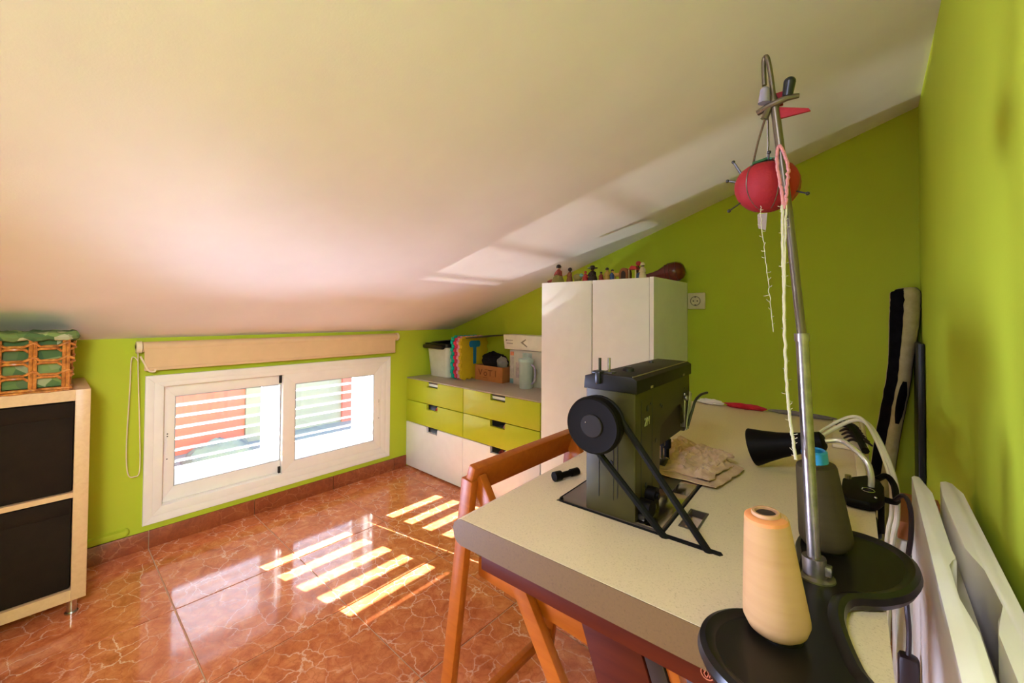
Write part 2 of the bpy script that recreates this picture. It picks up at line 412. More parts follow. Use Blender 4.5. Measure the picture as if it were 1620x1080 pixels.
# floor: screed with joints, tiles are pieces
fl = obj('floor', MB().box(0, RW, YB, 0, -0.06, -0.003), m_grout, kind='structure')
T, G = 0.45, 0.0022
xs = [-0.306 + T * i for i in range(8)]; ys = [-1.9035 + T * j for j in range(-8, 6)]
tproto = {}
for i in range(len(xs) - 1):
    for j in range(len(ys) - 1):
        x0, x1 = max(xs[i] + G, 0.0), min(xs[i + 1] - G, RW); y0, y1 = max(ys[j] + G, YB), min(ys[j + 1] - G, 0.0)
        if x1 - x0 < 0.01 or y1 - y0 < 0.01: continue
        key = (round(x1 - x0, 4), round(y1 - y0, 4))
        c = ((x0 + x1) / 2, (y0 + y1) / 2, 0)
        if key not in tproto:
            w, h = key
            b = MB(); b.prism([(-w / 2, -h / 2), (w / 2, -h / 2), (w / 2, h / 2), (-w / 2, h / 2)], -0.003, -0.0008)
            b._add([(sx * (w / 2 - e), sy * (h / 2 - e), z) for z, e in ((-0.0008, 0), (0, 0.001)) for sx, sy in ((-1, -1), (1, -1), (1, 1), (-1, 1))],
                   [(4, 5, 6, 7), (0, 1, 5, 4), (1, 2, 6, 5), (2, 3, 7, 6), (3, 0, 4, 7)])
            t = obj('tile', b, m_tile); tproto[key] = t; t.parent = fl; t.location = c
        else: share('tile', tproto[key], c, fl)
# walls
WY0, WY1, WZ0, WZ1 = -1.905, -0.615, 0.125, 0.79
b = MB(); b.grid_slab([YB, WY0, WY1, 0.0], [-0.06, WZ0, WZ1, 1.05], -0.28, 0.0, {(1, 1)}, lambda y, z, x: (x, y, z))
obj('wall_left', b, m_green, kind='structure')
obj('wall_back', MB().box(-0.28, RW + 0.2, 0.0, 0.2, -0.06, 2.3), m_green, kind='structure')
obj('wall_right', MB().box(RW, RW + 0.2, YB, 0.0, -0.06, 2.3), m_green, kind='structure')
obj('wall_rear', MB().box(-0.28, RW + 0.2, YB - 0.2, YB, -0.06, 2.3), m_green, kind='structure')
b = MB(); b.prism([(-0.28, ZC(-0.28)), (RW + 0.2, ZC(RW + 0.2)), (RW + 0.2, ZC(RW + 0.2) + 0.2), (-0.28, ZC(-0.28) + 0.2)], YB - 0.2, 0.2, 'y')
obj('ceiling', b, m_ceil, kind='structure')
# skirting: one piece per tile
sk_l = obj('baseboard_left', MB().box(0, 0.004, YB, -0.45, 0, 0.079), m_grout, kind='structure')
for j in range(len(ys) - 1):
    y0, y1 = max(ys[j] + 0.002, YB), min(ys[j + 1] - 0.002, -0.452)
    if y1 - y0 < 0.02: continue
    b = MB(); b.prism([(0.003, 0.0), (0.013, 0.0), (0.013, 0.074), (0.010, 0.0804), (0.003, 0.0804)], -(y1 - y0) / 2, (y1 - y0) / 2, 'y')
    t = obj('skirting_tile', b, m_skirt); t.parent = sk_l; t.location = (0, (y0 + y1) / 2, 0)
sk_b = obj('baseboard_back', MB().box(1.82, RW, -0.004, 0, 0, 0.079), m_grout, kind='structure')
x = 1.82
while x < RW - 0.05:
    x1 = min(x + 0.446, RW); b = MB(); b.box(-(x1 - x) / 2, (x1 - x) / 2, -0.013, -0.003, 0, 0.0804)
    t = obj('skirting_tile', b, m_skirt); t.parent = sk_b; t.location = ((x + x1) / 2, 0, 0); x = x1 + 0.004
# painted conduit on the wall low at the left
b = MB(); b.prism(smooth_path([(0.0, -2.20, 0), (0.0, -1.97, 0)], 1) and [(0.0, 0.085), (0.016, 0.088), (0.020, 0.100), (0.017, 0.113), (0.0, 0.118)], -2.60, -1.985, 'y')
b.ball((0.004, -1.985, 0.103), 0.014, 0.014, 0.018)
obj('trim_1', b, m_green, kind='structure')

# ---- window: reveal, frame, two sliding sashes
b = MB()
b.box(-0.30, 0.0, WY0, WY1, WZ0, WZ0 + 0.012)
b.box(-0.30, 0.0, WY0, WY1, WZ1 - 0.012, WZ1)
b.box(-0.30, 0.0, WY0, WY0 + 0.012, WZ0 + 0.012, WZ1 - 0.012)
b.box(-0.30, 0.0, WY1 - 0.012, WY1, WZ0 + 0.012, WZ1 - 0.012)
obj('trim_2', b, m_whitewall, kind='structure')
def ring(mb, y0, y1, z0, z1, w, x0, x1, bev=0.0):
    """mitred rectangular frame in the y-z plane; w = (left,right,bottom,top)"""
    l, r, bt, tp = w
    I = [(y0 + l, z0 + bt), (y1 - r, z0 + bt), (y1 - r, z1 - tp), (y0 + l, z1 - tp)]; O = [(y0, z0), (y1, z0), (y1, z1), (y0, z1)]
    for k in range(4):
        a, c = O[k], O[(k + 1) % 4]; d, e = I[(k + 1) % 4], I[k]
        mb.prism([a, c, d, e], x0, x1, 'x', bev=bev)
win = bpy.data.objects.new('window_1', None); COL.objects.link(win); win.location = (0, -1.26, 0.11); WM['window_1'] = Matrix.Translation(win.location); win['kind'] = 'structure'
b = MB(); ring(b, -1.928, -0.594, 0.110, 0.806, (0.034, 0.034, 0.034, 0.034), -0.06, 0.014, 0.0015)
ring(b, -1.894, -0.628, 0.144, 0.772, (0.036, 0.036, 0.038, 0.022), -0.058, 0.0125, 0.001)
b.box(-0.055, -0.0135, -1.86, -0.664, 0.178, 0.184); obj('frame', b, m_frame, win)
def sash(y0, y1, z0, z1, w, x0, x1, label, latch_y, latch_z, railmat):
    b = MB(); ring(b, y0, y1, z0, z1, w, x0, x1, 0.001)
    s_ = lab(obj('sash', b, m_frame, win), label)
    py0, py1, pz0, pz1 = y0 + w[0], y1 - w[1], z0 + w[2], z1 - w[3]
    xm = (x0 + x1) / 2
    obj('pane', MB().box(xm - 0.002, xm + 0.002, py0 - 0.004, py1 + 0.004, pz0 - 0.004, pz1 + 0.004), m_glass, s_)
    g = MB(); ring(g, py0 - 0.0005, py1 + 0.0005, pz0 - 0.0005, pz1 + 0.0005, (0.004,) * 4, xm + 0.002, x1 + 0.0006); obj('gasket', g, m_grey_rail, s_)
    l = MB(); l.box(x1 - 0.001, x1 + 0.002, latch_y - 0.006, latch_y + 0.006, latch_z - 0.038, latch_z + 0.038, bev=0.002)
    obj('latch', l, m_frame, s_)
    d = MB()
    for dz in (-0.060, 0.050, 0.062): d.cyl((x1 - 0.001, latch_y, latch_z + dz), (x1 + 0.0015, latch_y, latch_z + dz), 0.003, seg=8)
    obj('screw', d, m_black, s_)
    return s_
s1 = sash(-1.858, -1.262, 0.184, 0.752, (0.050, 0.050, 0.068, 0.060), -0.046, -0.024, 'left sliding sash, set behind the other', -1.836, 0.450, m_grey_rail)
s2 = sash(-1.312, -0.662, 0.182, 0.755, (0.068, 0.060, 0.060, 0.064), -0.018, 0.0105, 'right sliding sash, in front of the other', -0.684, 0.450, m_frame)
b = MB()
for z in (0.196, 0.722): b.box(-0.030, -0.012, -1.324, -1.305, z - 0.022, z + 0.022, bev=0.002)
obj('sash_stop', b, m_black, win)

# added unseen window frame on the uncut wall, dressing the side fill lamp
added_win = bpy.data.objects.new('added_window', None); COL.objects.link(added_win); added_win.location = (0, -3.35, 0.1); WM['added_window'] = Matrix.Translation(added_win.location); added_win['kind'] = 'structure'
b = MB(); ring(b, -4.02, -2.68, 0.06, 0.84, (0.06, 0.06, 0.06, 0.06), 0.0005, 0.03, 0.0015); obj('frame', b, m_frame, added_win)
obj('pane', MB().box(0.001, 0.005, -3.96, -2.74, 0.12, 0.78), m_glass, added_win)
# ---- roller blind above the window
bl = thing('roller_blind', 'beige roller blind rolled up above the low window, cord loop at its left', 'blind', (0.0, -1.26, 0.84))
ZR = 0.945
obj('roller', MB().cyl((0.042, -1.945, ZR), (0.042, -0.575, ZR), 0.024, seg=20), m_blind, bl)
b = MB(); pr = []
b.box(0.0625, 0.0640, -1.940, -0.592, 0.848, ZR); obj('blind_fabric', b, m_blind, bl)
b = MB(); b.box(0.058, 0.068, -1.940, -0.592, 0.836, 0.850, bev=0.003); obj('bottom_bar', b, m_blind, bl)
for y0, y1 in ((-1.968, -1.948), (-0.572, -0.560)):
    b = MB(); b.box(0.0, 0.05, y0, y1, ZR - 0.010, ZR + 0.012, bev=0.004); b.cyl((0.042, y0, ZR), (0.042, y1, ZR), 0.027, seg=20); obj('bracket', b, m_blindplast, bl)
b = MB(); P_ = smooth_path([(0.05, -1.962, 0.93), (0.045, -1.958, 0.80), (0.04, -1.948, 0.55), (0.035, -1.945, 0.38), (0.03, -1.962, 0.355), (0.03, -1.985, 0.375), (0.03, -1.992, 0.50), (0.03, -1.985, 0.75), (0.03, -1.982, 0.885), (0.04, -1.972, 0.900), (0.05, -1.962, 0.885)], 6)
b.tube(P_, 0.0022, 6); obj('cord_loop', b, m_blindplast, bl)
b = MB(); b.tube(smooth_path([(0.069, -1.955, 0.905), (0.071, -1.94, 0.87), (0.071, -1.925, 0.838), (0.069, -1.905, 0.832), (0.070, -1.900, 0.842)], 5), 0.004, 6); obj('tangled_cord', b, m_blindplast, bl)

# ---- louvred shutters outside
def shutter(y0, y1, sy0, sy1, label):
    t = thing('louvred_shutter', label, 'shutter', (-0.25, (y0 + y1) / 2, 0.15), 'louvred shutters outside the window')
    b = MB(); ring(b, y0, y1, 0.15, 0.775, (sy0 - y0, y1 - sy1, 0.12, 0.085), -0.272, -0.238, 0.002); obj('shutter_frame', b, m_shutter, t)
    for yy in (sy1 + 0.004, y1 - 0.030):
        obj('shutter_seam', MB().box(-0.240, -0.2372, yy, yy + 0.0035, 0.29, 0.69), m_grey_rail, t)
    a = math.radians(30)
    for k in range(7):
        z = 0.305 + 0.06 * k
        xf = Matrix.Translation((-0.255, 0, z)) @ Matrix.Rotation(-a, 4, 'Y')
        obj('slat', MB().box(-0.017, 0.017, sy0 - 0.004, sy1 + 0.004, -0.0028, 0.0028, xf, bev=0.0015), m_shutter, t)
    b = MB(); b.box(-0.238, -0.228, sy1 + 0.02, sy1 + 0.045, 0.41, 0.45, bev=0.003); b.cyl((-0.228, sy1 + 0.03, 0.43), (-0.215, sy1 + 0.03, 0.43), 0.006, seg=8); obj('shutter_catch', b, m_frame, t)
    return t
shutter(-1.870, -1.246, -1.775, -1.338, 'white louvred shutter leaf behind the left window pane')
shutter(-1.236, -0.640, -1.139, -0.733, 'white louvred shutter leaf behind the right window pane')
# ---- outside, seen through the louvres
obj('trim_3', MB().box(-9.0, -0.28, -10, 8, -0.95, -0.75), M('terrace_stone', (0.36, 0.36, 0.36), 0.8), kind='structure')
m_redhouse = paint('salmon_render', (0.70, 0.17, 0.14))
m_stone = paint('grey_rough_render', (0.40, 0.35, 0.30), 0.9, 20.0, 0.6)
t = thing('red_house', 'salmon red rendered house wall seen through the left pane', 'house', (-4.3, -3.3, -0.75))
b = MB(); b.box(-4.6, -4.1, -6.6, -0.29, -0.75, 0.35); obj('house_wall', b, m_redhouse, t)
b = MB(); b.box(-4.65, -4.05, -6.7, -0.30, 0.35, 0.42, bev=0.02); obj('coping', b, m_whitewall, t)
b = MB(); b.box(-4.6, -4.06, -0.285, -0.06, -0.75, 0.35); obj('corner_pillar', b, m_stone, t)
t = thing('garden_wall', 'grey rough wall with a red end, seen through the right pane', 'wall', (-4.3, 0.9, -0.75))
b = MB(); b.box(-4.6, -4.2, -0.05, 1.22, -0.75, 0.35); obj('wall_face', b, m_stone, t)
b = MB(); b.box(-4.6, -4.15, 1.22, 3.2, -0.75, 0.35); obj('red_wall_end', b, m_redhouse, t)
b = MB()
for k in range(60):
    yy = -1.4 + random.random() * 0.9; xx = -3.6 + random.random() * 0.3
    pass
bmx = MB(); g = 14
vs = [[bmx.bm.verts.new((-3.75 + 0.45 * i / g, -1.10 + 0.75 * j / g, -0.75 + 0.30 * (math.sin(PI * i / g) ** 0.5) * (math.sin(PI * j / g) ** 0.4) * (0.85 + 0.25 * noise.noise((i * .5, j * .5, 2))))) for j in range(g + 1)] for i in range(g + 1)]
for i in range(g):
    for j in range(g): bmx.bm.faces.new((vs[i][j], vs[i + 1][j], vs[i + 1][j + 1], vs[i][j + 1]))
tag(obj('tarpaulin_heap', bmx, M('grey_tarp', (0.25, 0.24, 0.23), 0.6)), 'grey tarpaulin heap in front of the red house outside', 'tarpaulin')

# ------------------------------------------------------------------ birch shelf, black boxes, basket (left)
SX, SY0, SY1 = 0.376, -2.551, -2.131
t = thing('cube_shelf', 'birch two-cube shelf on short metal legs at the left edge', 'shelf', (0.19, -2.34, 0.0))
b = MB()
b.box(0.006, SX, SY1 - 0.040, SY1, 0.062, 0.822, bev=0.001); obj('side_panel', b, m_birch, t)
b = MB(); b.box(0.006, SX, SY0, SY0 + 0.04, 0.062, 0.822, bev=0.001); obj('side_panel', b, m_birch, t)
obj('top_panel', MB().box(0.006, SX - 0.0005, SY0 + 0.04, SY1 - 0.04, 0.783, 0.822), m_birch, t)
obj('bottom_panel', MB().box(0.006, SX - 0.0005, SY0 + 0.04, SY1 - 0.04, 0.062, 0.101), m_birch, t)
obj('shelf_board', MB().box(0.006, SX - 0.0005, SY0 + 0.04, SY1 - 0.04, 0.433, 0.451), m_birch, t)
for xx in (0.05, 0.335):
    for yy in (SY1 - 0.035, SY0 + 0.035):
        b = MB(); b.cyl((xx, yy, 0.0), (xx, yy, 0.062), 0.014, seg=16); b.cyl((xx, yy, 0.0), (xx, yy, 0.005), 0.019, seg=16); obj('leg', b, m_chrome, t)
for z0, z1, nm in ((0.4525, 0.781, 'upper'), (0.1025, 0.431, 'lower')):
    bt = thing('storage_box', 'black canvas storage box in the %s cube of the birch shelf' % nm, 'box', (0.19, -2.34, z0))
    y0, y1, x1 = SY0 + 0.043, SY1 - 0.043, SX - 0.010
    b = MB(); b.box(0.03, x1, y0, y1, z0, z1 - 0.006, bev=0.006); obj('box_body', b, m_boxcloth, bt)
    b = MB(); b.box(0.03, x1 + 0.0025, y0, y1, z1 - 0.058, z1 - 0.004, bev=0.003); obj('top_band', b, m_boxcloth, bt)
# basket
bt = thing('wicker_basket', 'open-weave rattan basket with a green leaf-print lining on top of the birch shelf', 'basket', (0.26, -2.36, 0.822))
bx0, bx1, by0, by1, bz0, bz1 = 0.165, 0.372, -2.540, -2.187, 0.824, 1.015
def bp(u, v):   # perimeter point u in 0..1 (front +x face, right +y end, back, left) at height v
    L1, L2 = by1 - by0, bx1 - bx0; tot = 2 * (L1 + L2); d = (u % 1) * tot
    fl_ = 0.010 * v
    if d < L1: p = (bx1 + fl_, by0 + d)
    elif d < L1 + L2: p = (bx1 - (d - L1), by1 + fl_)
    elif d < 2 * L1 + L2: p = (bx0, by1 - (d - L1 - L2))
    else: p = (bx0 + (d - 2 * L1 - L2), by0)
    return Vector((p[0], p[1], bz0 + (bz1 - bz0) * v))
b = MB(); b.box(bx0 + 0.016, bx1 - 0.012, by0 + 0.012, by1 - 0.014, bz0 + 0.012, bz1 - 0.004, bev=0.012); obj('lining', b, m_leafcloth, bt)
b = MB(); N = 72
b.tube([bp(k / N, 1.0) + Vector((0, 0, 0.004 + 0.003 * math.sin(k * 1.7))) for k in range(N + 1)], [0.015 + 0.002 * math.sin(k * 2.3) for k in range(N + 1)], 8)
vs = [[b.bm.verts.new((bx0 + (bx1 - bx0) * i / 10, by0 + (by1 - by0) * j / 16, bz1 + 0.008 + 0.014 * noise.noise((i * .45, j * .5, 7)) + 0.010 * math.sin(PI * i / 10))) for j in range(17)] for i in range(11)]
for i in range(10):
    for j in range(16): b.bm.faces.new((vs[i][j], vs[i + 1][j], vs[i + 1][j + 1], vs[i][j + 1]))
obj('lining_cuff', b, m_leafcloth, bt)
for u in [0.02 + k / 14 for k in range(14)]:
    for du in (-0.0046, 0.0046):
        b = MB(); b.tube([bp(u + du, v) + Vector((0, 0, 0)) for v in (0.02, 0.25, 0.5, 0.75, 0.97)], 0.0056, 7); obj('stake', b, m_rattan, bt)
for v in (0.03, 0.30, 0.56, 0.82):
    b = MB(); amp = 0.0 if v < 0.1 else 0.012
    for ph, dz in ((0, 1), (PI, -1)):
        pts = []
        for k in range(169):
            u = k / 168; w = math.sin(u * 2 * PI * 14 + ph)
            q = bp(u, v); c = Vector(((bx0 + bx1) / 2, (by0 + by1) / 2, q.z)); out_ = (q - c).normalized()
            pts.append(q + out_ * (0.006 * w) + Vector((0, 0, dz * (0.004 + amp * max(0, math.sin(u * 2 * PI * 14)) ** 2))))
        b.tube(pts, 0.0046, 6)
    obj('weave_band', b, m_rattan, bt)

# ------------------------------------------------------------------ drawer cabinets and worktop
YF = -0.449
def notch_front(x0, x1, z0, z1, nx0, nx1, nd, mat, parent, name='drawer', th=0.018):
    b = MB(); b.prism([(x0, z0), (x1, z0), (x1, z1), (nx1, z1), (nx1, z1 - nd), (nx0, z1 - nd), (nx0, z1), (x0, z1)], YF, YF + th, 'y', bev=0.001)
    return obj(name, b, mat, parent)
def cabinet(x0, label, contents):
    t = thing('drawer_cabinet', label, 'cabinet', (x0 + 0.3, -0.22, 0.0), 'drawer cabinets along the back wall')
    x1 = x0 + 0.598
    b = MB(); y0, y1 = YF + 0.020, -0.004
    b.box(x0, x0 + 0.018, y0, y1, 0.012, 0.622); b.box(x1 - 0.018, x1, y0, y1, 0.012, 0.622)
    b.box(x0 + 0.018, x1 - 0.018, y1 - 0.01, y1, 0.012, 0.622); b.box(x0 + 0.018, x1 - 0.018, y0, y1 - 0.01, 0.012, 0.03)
    b.box(x0 + 0.018, x1 - 0.018, y0, y1 - 0.01, 0.606, 0.622)
    obj('carcass', b, m_white, t)
    for xx in (x0 + 0.03, x1 - 0.05):
        for yy in (YF + 0.03, -0.05): obj('glide_foot', MB().box(xx, xx + 0.02, yy, yy + 0.02, 0, 0.012), m_black, t)
    for (z0, z1, m, nm), ct in zip(((0.486, 0.636, m_limelacq, 'top lime drawer'), (0.330, 0.481, m_limelacq, 'middle lime drawer'), (0.012, 0.325, m_white, 'deep white bottom drawer')), contents):
        d = lab(notch_front(x0 + 0.001, x1 - 0.001, z0, z1, x0 + 0.235, x0 + 0.350, 0.037, m, t), nm)
        bb = MB(); xa, xb = x0 + 0.03, x1 - 0.03; zt = z1 - (0.030 if m is m_limelacq else 0.06)
        bb.box(xa, xb, YF + 0.02, -0.06, z0 + 0.01, z0 + 0.02); bb.box(xa, xa + 0.01, YF + 0.02, -0.06, z0 + 0.02, zt); bb.box(xb - 0.01, xb, YF + 0.02, -0.06, z0 + 0.02, zt); bb.box(xa + .01, xb - .01, -0.07, -0.06, z0 + 0.02, zt)
        obj('drawer_tray', bb, m_white, d)
        if ct is not None:
            cm, cx, cw, ch = ct
            cl = MB(); cl.ball((x0 + cx, YF + 0.055, z0 + 0.06), cw * 1.15, 0.034, z1 - 0.037 + ch * 1.25 - z0 - 0.06, 14); obj('drawer_contents', cl, cm, d)
    return t
m_pinkcloth = cloth_mat('pink_cloth', (0.55, 0.33, 0.28), (0.40, 0.2, 0.17))
m_purple = cloth_mat('dull_red_cloth', (0.30, 0.04, 0.04), (0.2, 0.02, 0.02))
cabinet(0.004, 'drawer cabinet in the corner beside the window, two lime drawers over a white one', (None, (m_redcloth, 0.315, 0.05, 0.024), (m_greycloth, 0.31, 0.05, 0.022)))
cabinet(0.605, 'drawer cabinet next to the white wardrobe, two lime drawers over a white one', (None, (m_pinkcloth, 0.325, 0.035, 0.022), (m_purple, 0.285, 0.05, 0.02)))
# white inner lips visible in the top notches
tag(obj('worktop', MB().box(0.004, 1.203, YF + 0.001, -0.002, 0.637, 0.645, bev=0.001), m_worktop), 'long beige worktop over both drawer cabinets', 'worktop')

# ------------------------------------------------------------------ wardrobe
t = thing('wardrobe', 'tall white two-door wardrobe against the green back wall', 'wardrobe', (1.51, -0.22, 0.0))
X0, X1 = 1.209, 1.809
b = MB(); b.box(X0, X0 + 0.018, YF + 0.02, -0.002, 0.0, 1.28); b.box(X1 - 0.018, X1, YF + 0.0, -0.002, 0.0, 1.28); b.box(X0 + .018, X1 - .018, YF + 0.02, -0.002, 1.262, 1.279); b.box(X0 + .018, X1 - .018, YF + 0.03, -0.002, 0.0, 0.05); b.box(X0 + .018, X1 - .018, -0.02, -0.002, 0.05, 1.262)
obj('carcass', b, m_white, t)
obj('door', MB().box(X0 + 0.001, 1.506, YF, YF + 0.018, 0.012, 1.278, bev=0.0012), m_white, t)
obj('door', MB().box(1.512, X1 - 0.020, YF, YF + 0.018, 0.012, 1.278, bev=0.0012), m_white, t)
obj('divider', MB().box(1.506, 1.512, YF + 0.006, YF + 0.03, 0.012, 1.262), M('gap_shadow_edge', (0.25, 0.23, 0.10), 0.6), t)
# socket on the back wall
t = thing('wall_socket', 'ivory wall socket on the green wall right of the wardrobe', 'socket', (1.853, 0, 1.185))
b = MB(); b.box(1.812, 1.896, -0.012, -0.0005, 1.143, 1.227, bev=0.006); obj('cover_plate', b, m_outlet, t)
b = MB(); xf = frame_xf((1.850, -0.0125, 1.185), (1, 0, 0), (0, -1, 0)); b.lathe([(0.021, 0.0), (0.023, 0.0015), (0.025, 0.0)], xf=xf, seg=24); obj('socket_rim', b, m_greyink, t)
b = MB()
for dx in (-0.0095, 0.0095): b.cyl((1.850 + dx, -0.0128, 1.185), (1.850 + dx, -0.014, 1.185), 0.0035, seg=8)
b.box(1.846, 1.854, -0.0145, -0.012, 1.203, 1.207); b.box(1.846, 1.854, -0.0145, -0.012, 1.163, 1.167); obj('socket_holes', b, m_black, t)

# ------------------------------------------------------------------ things on the worktop
WT = 0.645
# bin with lid
t = thing('plastic_bin', 'milky white storage bin with a dark lid in the corner on the worktop', 'bin', (0.15, -0.14, WT))
b = MB()
def rbox(mb, x0, x1, y0, y1, z0, z1, k, r=0.03, xf=None):
    """tapered rounded box: bottom shrunk by k"""
    def loop(a0, a1, c0, c1, z):
        pts = []
        for cx_, cy_, st in ((a1 - r, c1 - r, 0), (a0 + r, c1 - r, 1), (a0 + r, c0 + r, 2), (a1 - r, c0 + r, 3)):
            for q in range(5):
                a = (st + q / 4) * PI / 2; pts.append((cx_ + r * math.cos(a), cy_ + r * math.sin(a), z))
        return pts
    L = [loop(x0 + k, x1 - k, y0 + k, y1 - k, z0), loop(x0, x1, y0, y1, z1)]
    n = len(L[0]); mb._add(L[0] + L[1], [tuple(range(n))[::-1], tuple(range(n, 2 * n))] + [(i, (i + 1) % n, n + (i + 1) % n, n + i) for i in range(n)], xf)
rbox(b, 0.022, 0.262, -0.285, -0.03, WT, 0.865, 0.018); obj('bin_body', b, m_binplast, t)
b = MB()
rbox(b, 0.012, 0.272, -0.305, -0.02, 0.865, 0.890, 0.0, 0.03); b.box(0.03, 0.255, -0.33, -0.30, 0.852, 0.882, bev=0.01); obj('bin_lid', b, m_black, t)
b = MB(); b.prism([(-0.03, 0.0), (0.62, 0.0), (0.62, 0.006), (0.0, 0.006)], -0.20, 0.0, 'y')
dt = thing('dark_sheet', 'thin dark grey sheet lying aslant over the bin and the foam mats', 'sheet', (0.33, -0.15, 0.95))
b = MB(); xf = Matrix.Translation((0.10, 0, 0.898)) @ Matrix.Rotation(-0.125, 4, 'Y')
b.box(-0.085, 0.50, -0.235, -0.015, 0.0, 0.006, xf, bev=0.002); obj('sheet_body', b, M('dark_grey_board', (0.06, 0.055, 0.05), 0.6), dt)
# foam mats: jigsaw edged squares standing side by side
def jig(y0, y1, z0, z1, n=5, d=0.011):
    pts = []
    def edge(a, c, nx, nz):
        a, c = Vector(a), Vector(c); L = (c - a); k = 2 * n + 1
        for i in range(k):
            o_ = d if i % 2 else 0.0
            for tt in (i / k, (i + 1) / k - 0.02):
                p = a + L * tt; pts.append((p.x + nx * o_, p.y + nz * o_))
    edge((y0, z0), (y1, z0), 0, -1); edge((y1, z0), (y1, z1), 1, 0); edge((y1, z1), (y0, z1), 0, 1); edge((y0, z1), (y0, z0), -1, 0)
    return pts
mats_ = ((0.300, m_teal, 'teal', 'teal foam jigsaw mat, standing next to the bin'), (0.326, m_redfoam, 'red', 'red foam jigsaw mat, standing between the teal and the pale pink mat'),
         (0.351, m_pinkfoam, 'pink', 'thin pale pink foam jigsaw mat behind the yellow one'), (0.376, m_yellow, 'yellow', 'yellow foam jigsaw mat with a blue letter T'))
for i, (x0, m, c, lb) in enumerate(mats_):
    t = thing('foam_mat', lb, 'mat', (x0, -0.13, WT), 'foam jigsaw mats on the worktop')
    w = (0.024, 0.023, 0.022, 0.024)[i]
    b = MB(); zo = (0.006, 0.0, 0.003, 0.0)[i]; yo = (-0.008, -0.002, 0.003, 0.0)[i]
    b.prism(jig(-0.272 + yo, -0.018 + yo, WT + 0.012, WT + 0.292 + zo), x0, x0 + w, 'x'); obj('mat_body', b, m, t)
    if c == 'yellow':
        pt = [(-0.01, -0.072), (0.018, -0.072), (0.018, 0.032), (0.050, 0.032), (0.060, 0.045), (0.056, 0.066), (0.044, 0.072), (-0.036, 0.072), (-0.050, 0.064), (-0.052, 0.046), (-0.040, 0.032), (-0.012, 0.032)]
        b = MB(); b.prism([(-0.150 + p[0], 0.835 + p[1] * 1.15) for p in pt], x0 + w - 0.001, x0 + w + 0.004, 'x', bev=0.001); obj('letter_inlay', b, m_bluefoam, t)
# brown carton with black clothes
t = thing('cardboard_box', 'small brown cardboard box with handwriting, filled with dark clothes', 'box', (0.56, -0.10, WT))
cx0, cx1, cy0, cy1, cz1 = 0.425, 0.683, -0.165, -0.035, 0.750
b = MB(); th = 0.005
b.box(cx0, cx1, cy0, cy0 + th, WT, cz1); b.box(cx0, cx1, cy1 - th, cy1, WT, cz1); b.box(cx0, cx0 + th, cy0 + th, cy1 - th, WT, cz1); b.box(cx1 - th, cx1, cy0 + th, cy1 - th, WT, cz1); b.box(cx0 + th, cx1 - th, cy0 + th, cy1 - th, WT, WT + th)
obj('carton', b, m_carton, t)
for ch_, xx in (('V', 0.478), ('o', 0.527), ('T', 0.572), ('l', 0.622)):
    text_mesh('letter', ch_, 0.062, 0.0004, m_cartink, frame_xf((xx, cy0 - 0.0006, 0.699), (1, 0, 0), (0, -1, 0)), t)
b = MB(); b.box(0.520, 0.600, cy0 - 0.0012, cy0, 0.722, 0.724); b.box(0.505, 0.545, cy0 - 0.0012, cy0, 0.668, 0.670); obj('ink_line', b, m_cartink, t)
def lump(c, r, seed, seg=20, amp=0.25, fr=2.2):
    mb = MB(); k = seg // 2; rows = []
    for i in range(k + 1):
        th_ = PI * i / k; row = []
        for j in range(seg):
            ph = 2 * PI * j / seg; d = Vector((math.sin(th_) * math.cos(ph), math.sin(th_) * math.sin(ph), math.cos(th_)))
            q = 1 + amp * noise.noise(d * fr + Vector((seed, seed * 2, 0))) + amp * .5 * noise.noise(d * fr * 2.7 + Vector((seed, 0, 5)))
            row.append(mb.bm.verts.new((c[0] + d.x * r[0] * q, c[1] + d.y * r[1] * q, c[2] + d.z * r[2] * q)))
        rows.append(row)
    for i in range(k):
        for j in range(seg):
            mb.bm.faces.new((rows[i][j], rows[i + 1][j], rows[i + 1][(j + 1) % seg], rows[i][(j + 1) % seg]))
    bmesh.ops.remove_doubles(mb.bm, verts=mb.bm.verts, dist=1e-6)
    return mb
tag(obj('black_garment', lump((0.555, -0.095, 0.778), (0.112, 0.058, 0.062), 3.1, 28, 0.22), m_blackcloth), 'crumpled black garment heaped in the brown cardboard box', 'clothes')
tag(obj('grey_garment', lump((0.652, -0.130, 0.778), (0.042, 0.022, 0.040), 8.7, 20, 0.4), M('grey_shiny_cloth', (0.20, 0.19, 0.18), 0.45)), 'grey folded cloth at the right end of the brown box, on the black garment', 'clothes')
# printed carton, white box on top, clear jug
t = thing('printed_carton', 'pale printed carton with faded pictures, under the white box beside the wardrobe', 'box', (0.86, -0.06, WT))
b = MB(); b.box(0.712, 0.975, -0.122, -0.015, WT, 0.872, bev=0.002); obj('carton', b, M('pale_print_card', (0.58, 0.55, 0.47), 0.5), t)
fy = -0.1224
for nm, x0, x1, z0, z1, c in (('picture_orange', 0.718, 0.748, 0.835, 0.860, (0.62, 0.20, 0.10)), ('picture_teal', 0.714, 0.745, 0.650, 0.680, (0.16, 0.34, 0.36)), ('picture_mauve', 0.765, 0.812, 0.690, 0.790, (0.44, 0.36, 0.36)), ('picture_strip', 0.7145, 0.748, 0.690, 0.826, (0.50, 0.44, 0.40)), ('picture_aqua', 0.822, 0.900, 0.826, 0.858, (0.42, 0.56, 0.50))):
    b = MB(); b.box(x0, x1, fy - 0.0006, fy + 0.001, z0, z1, bev=0.0); obj(nm, b, M(nm + '_ink', c, 0.5, var=0.25, scale=40), t)
t = thing('white_box', 'shallow white cardboard box with a grey arrow print, on the printed carton', 'box', (0.83, -0.07, 0.872))
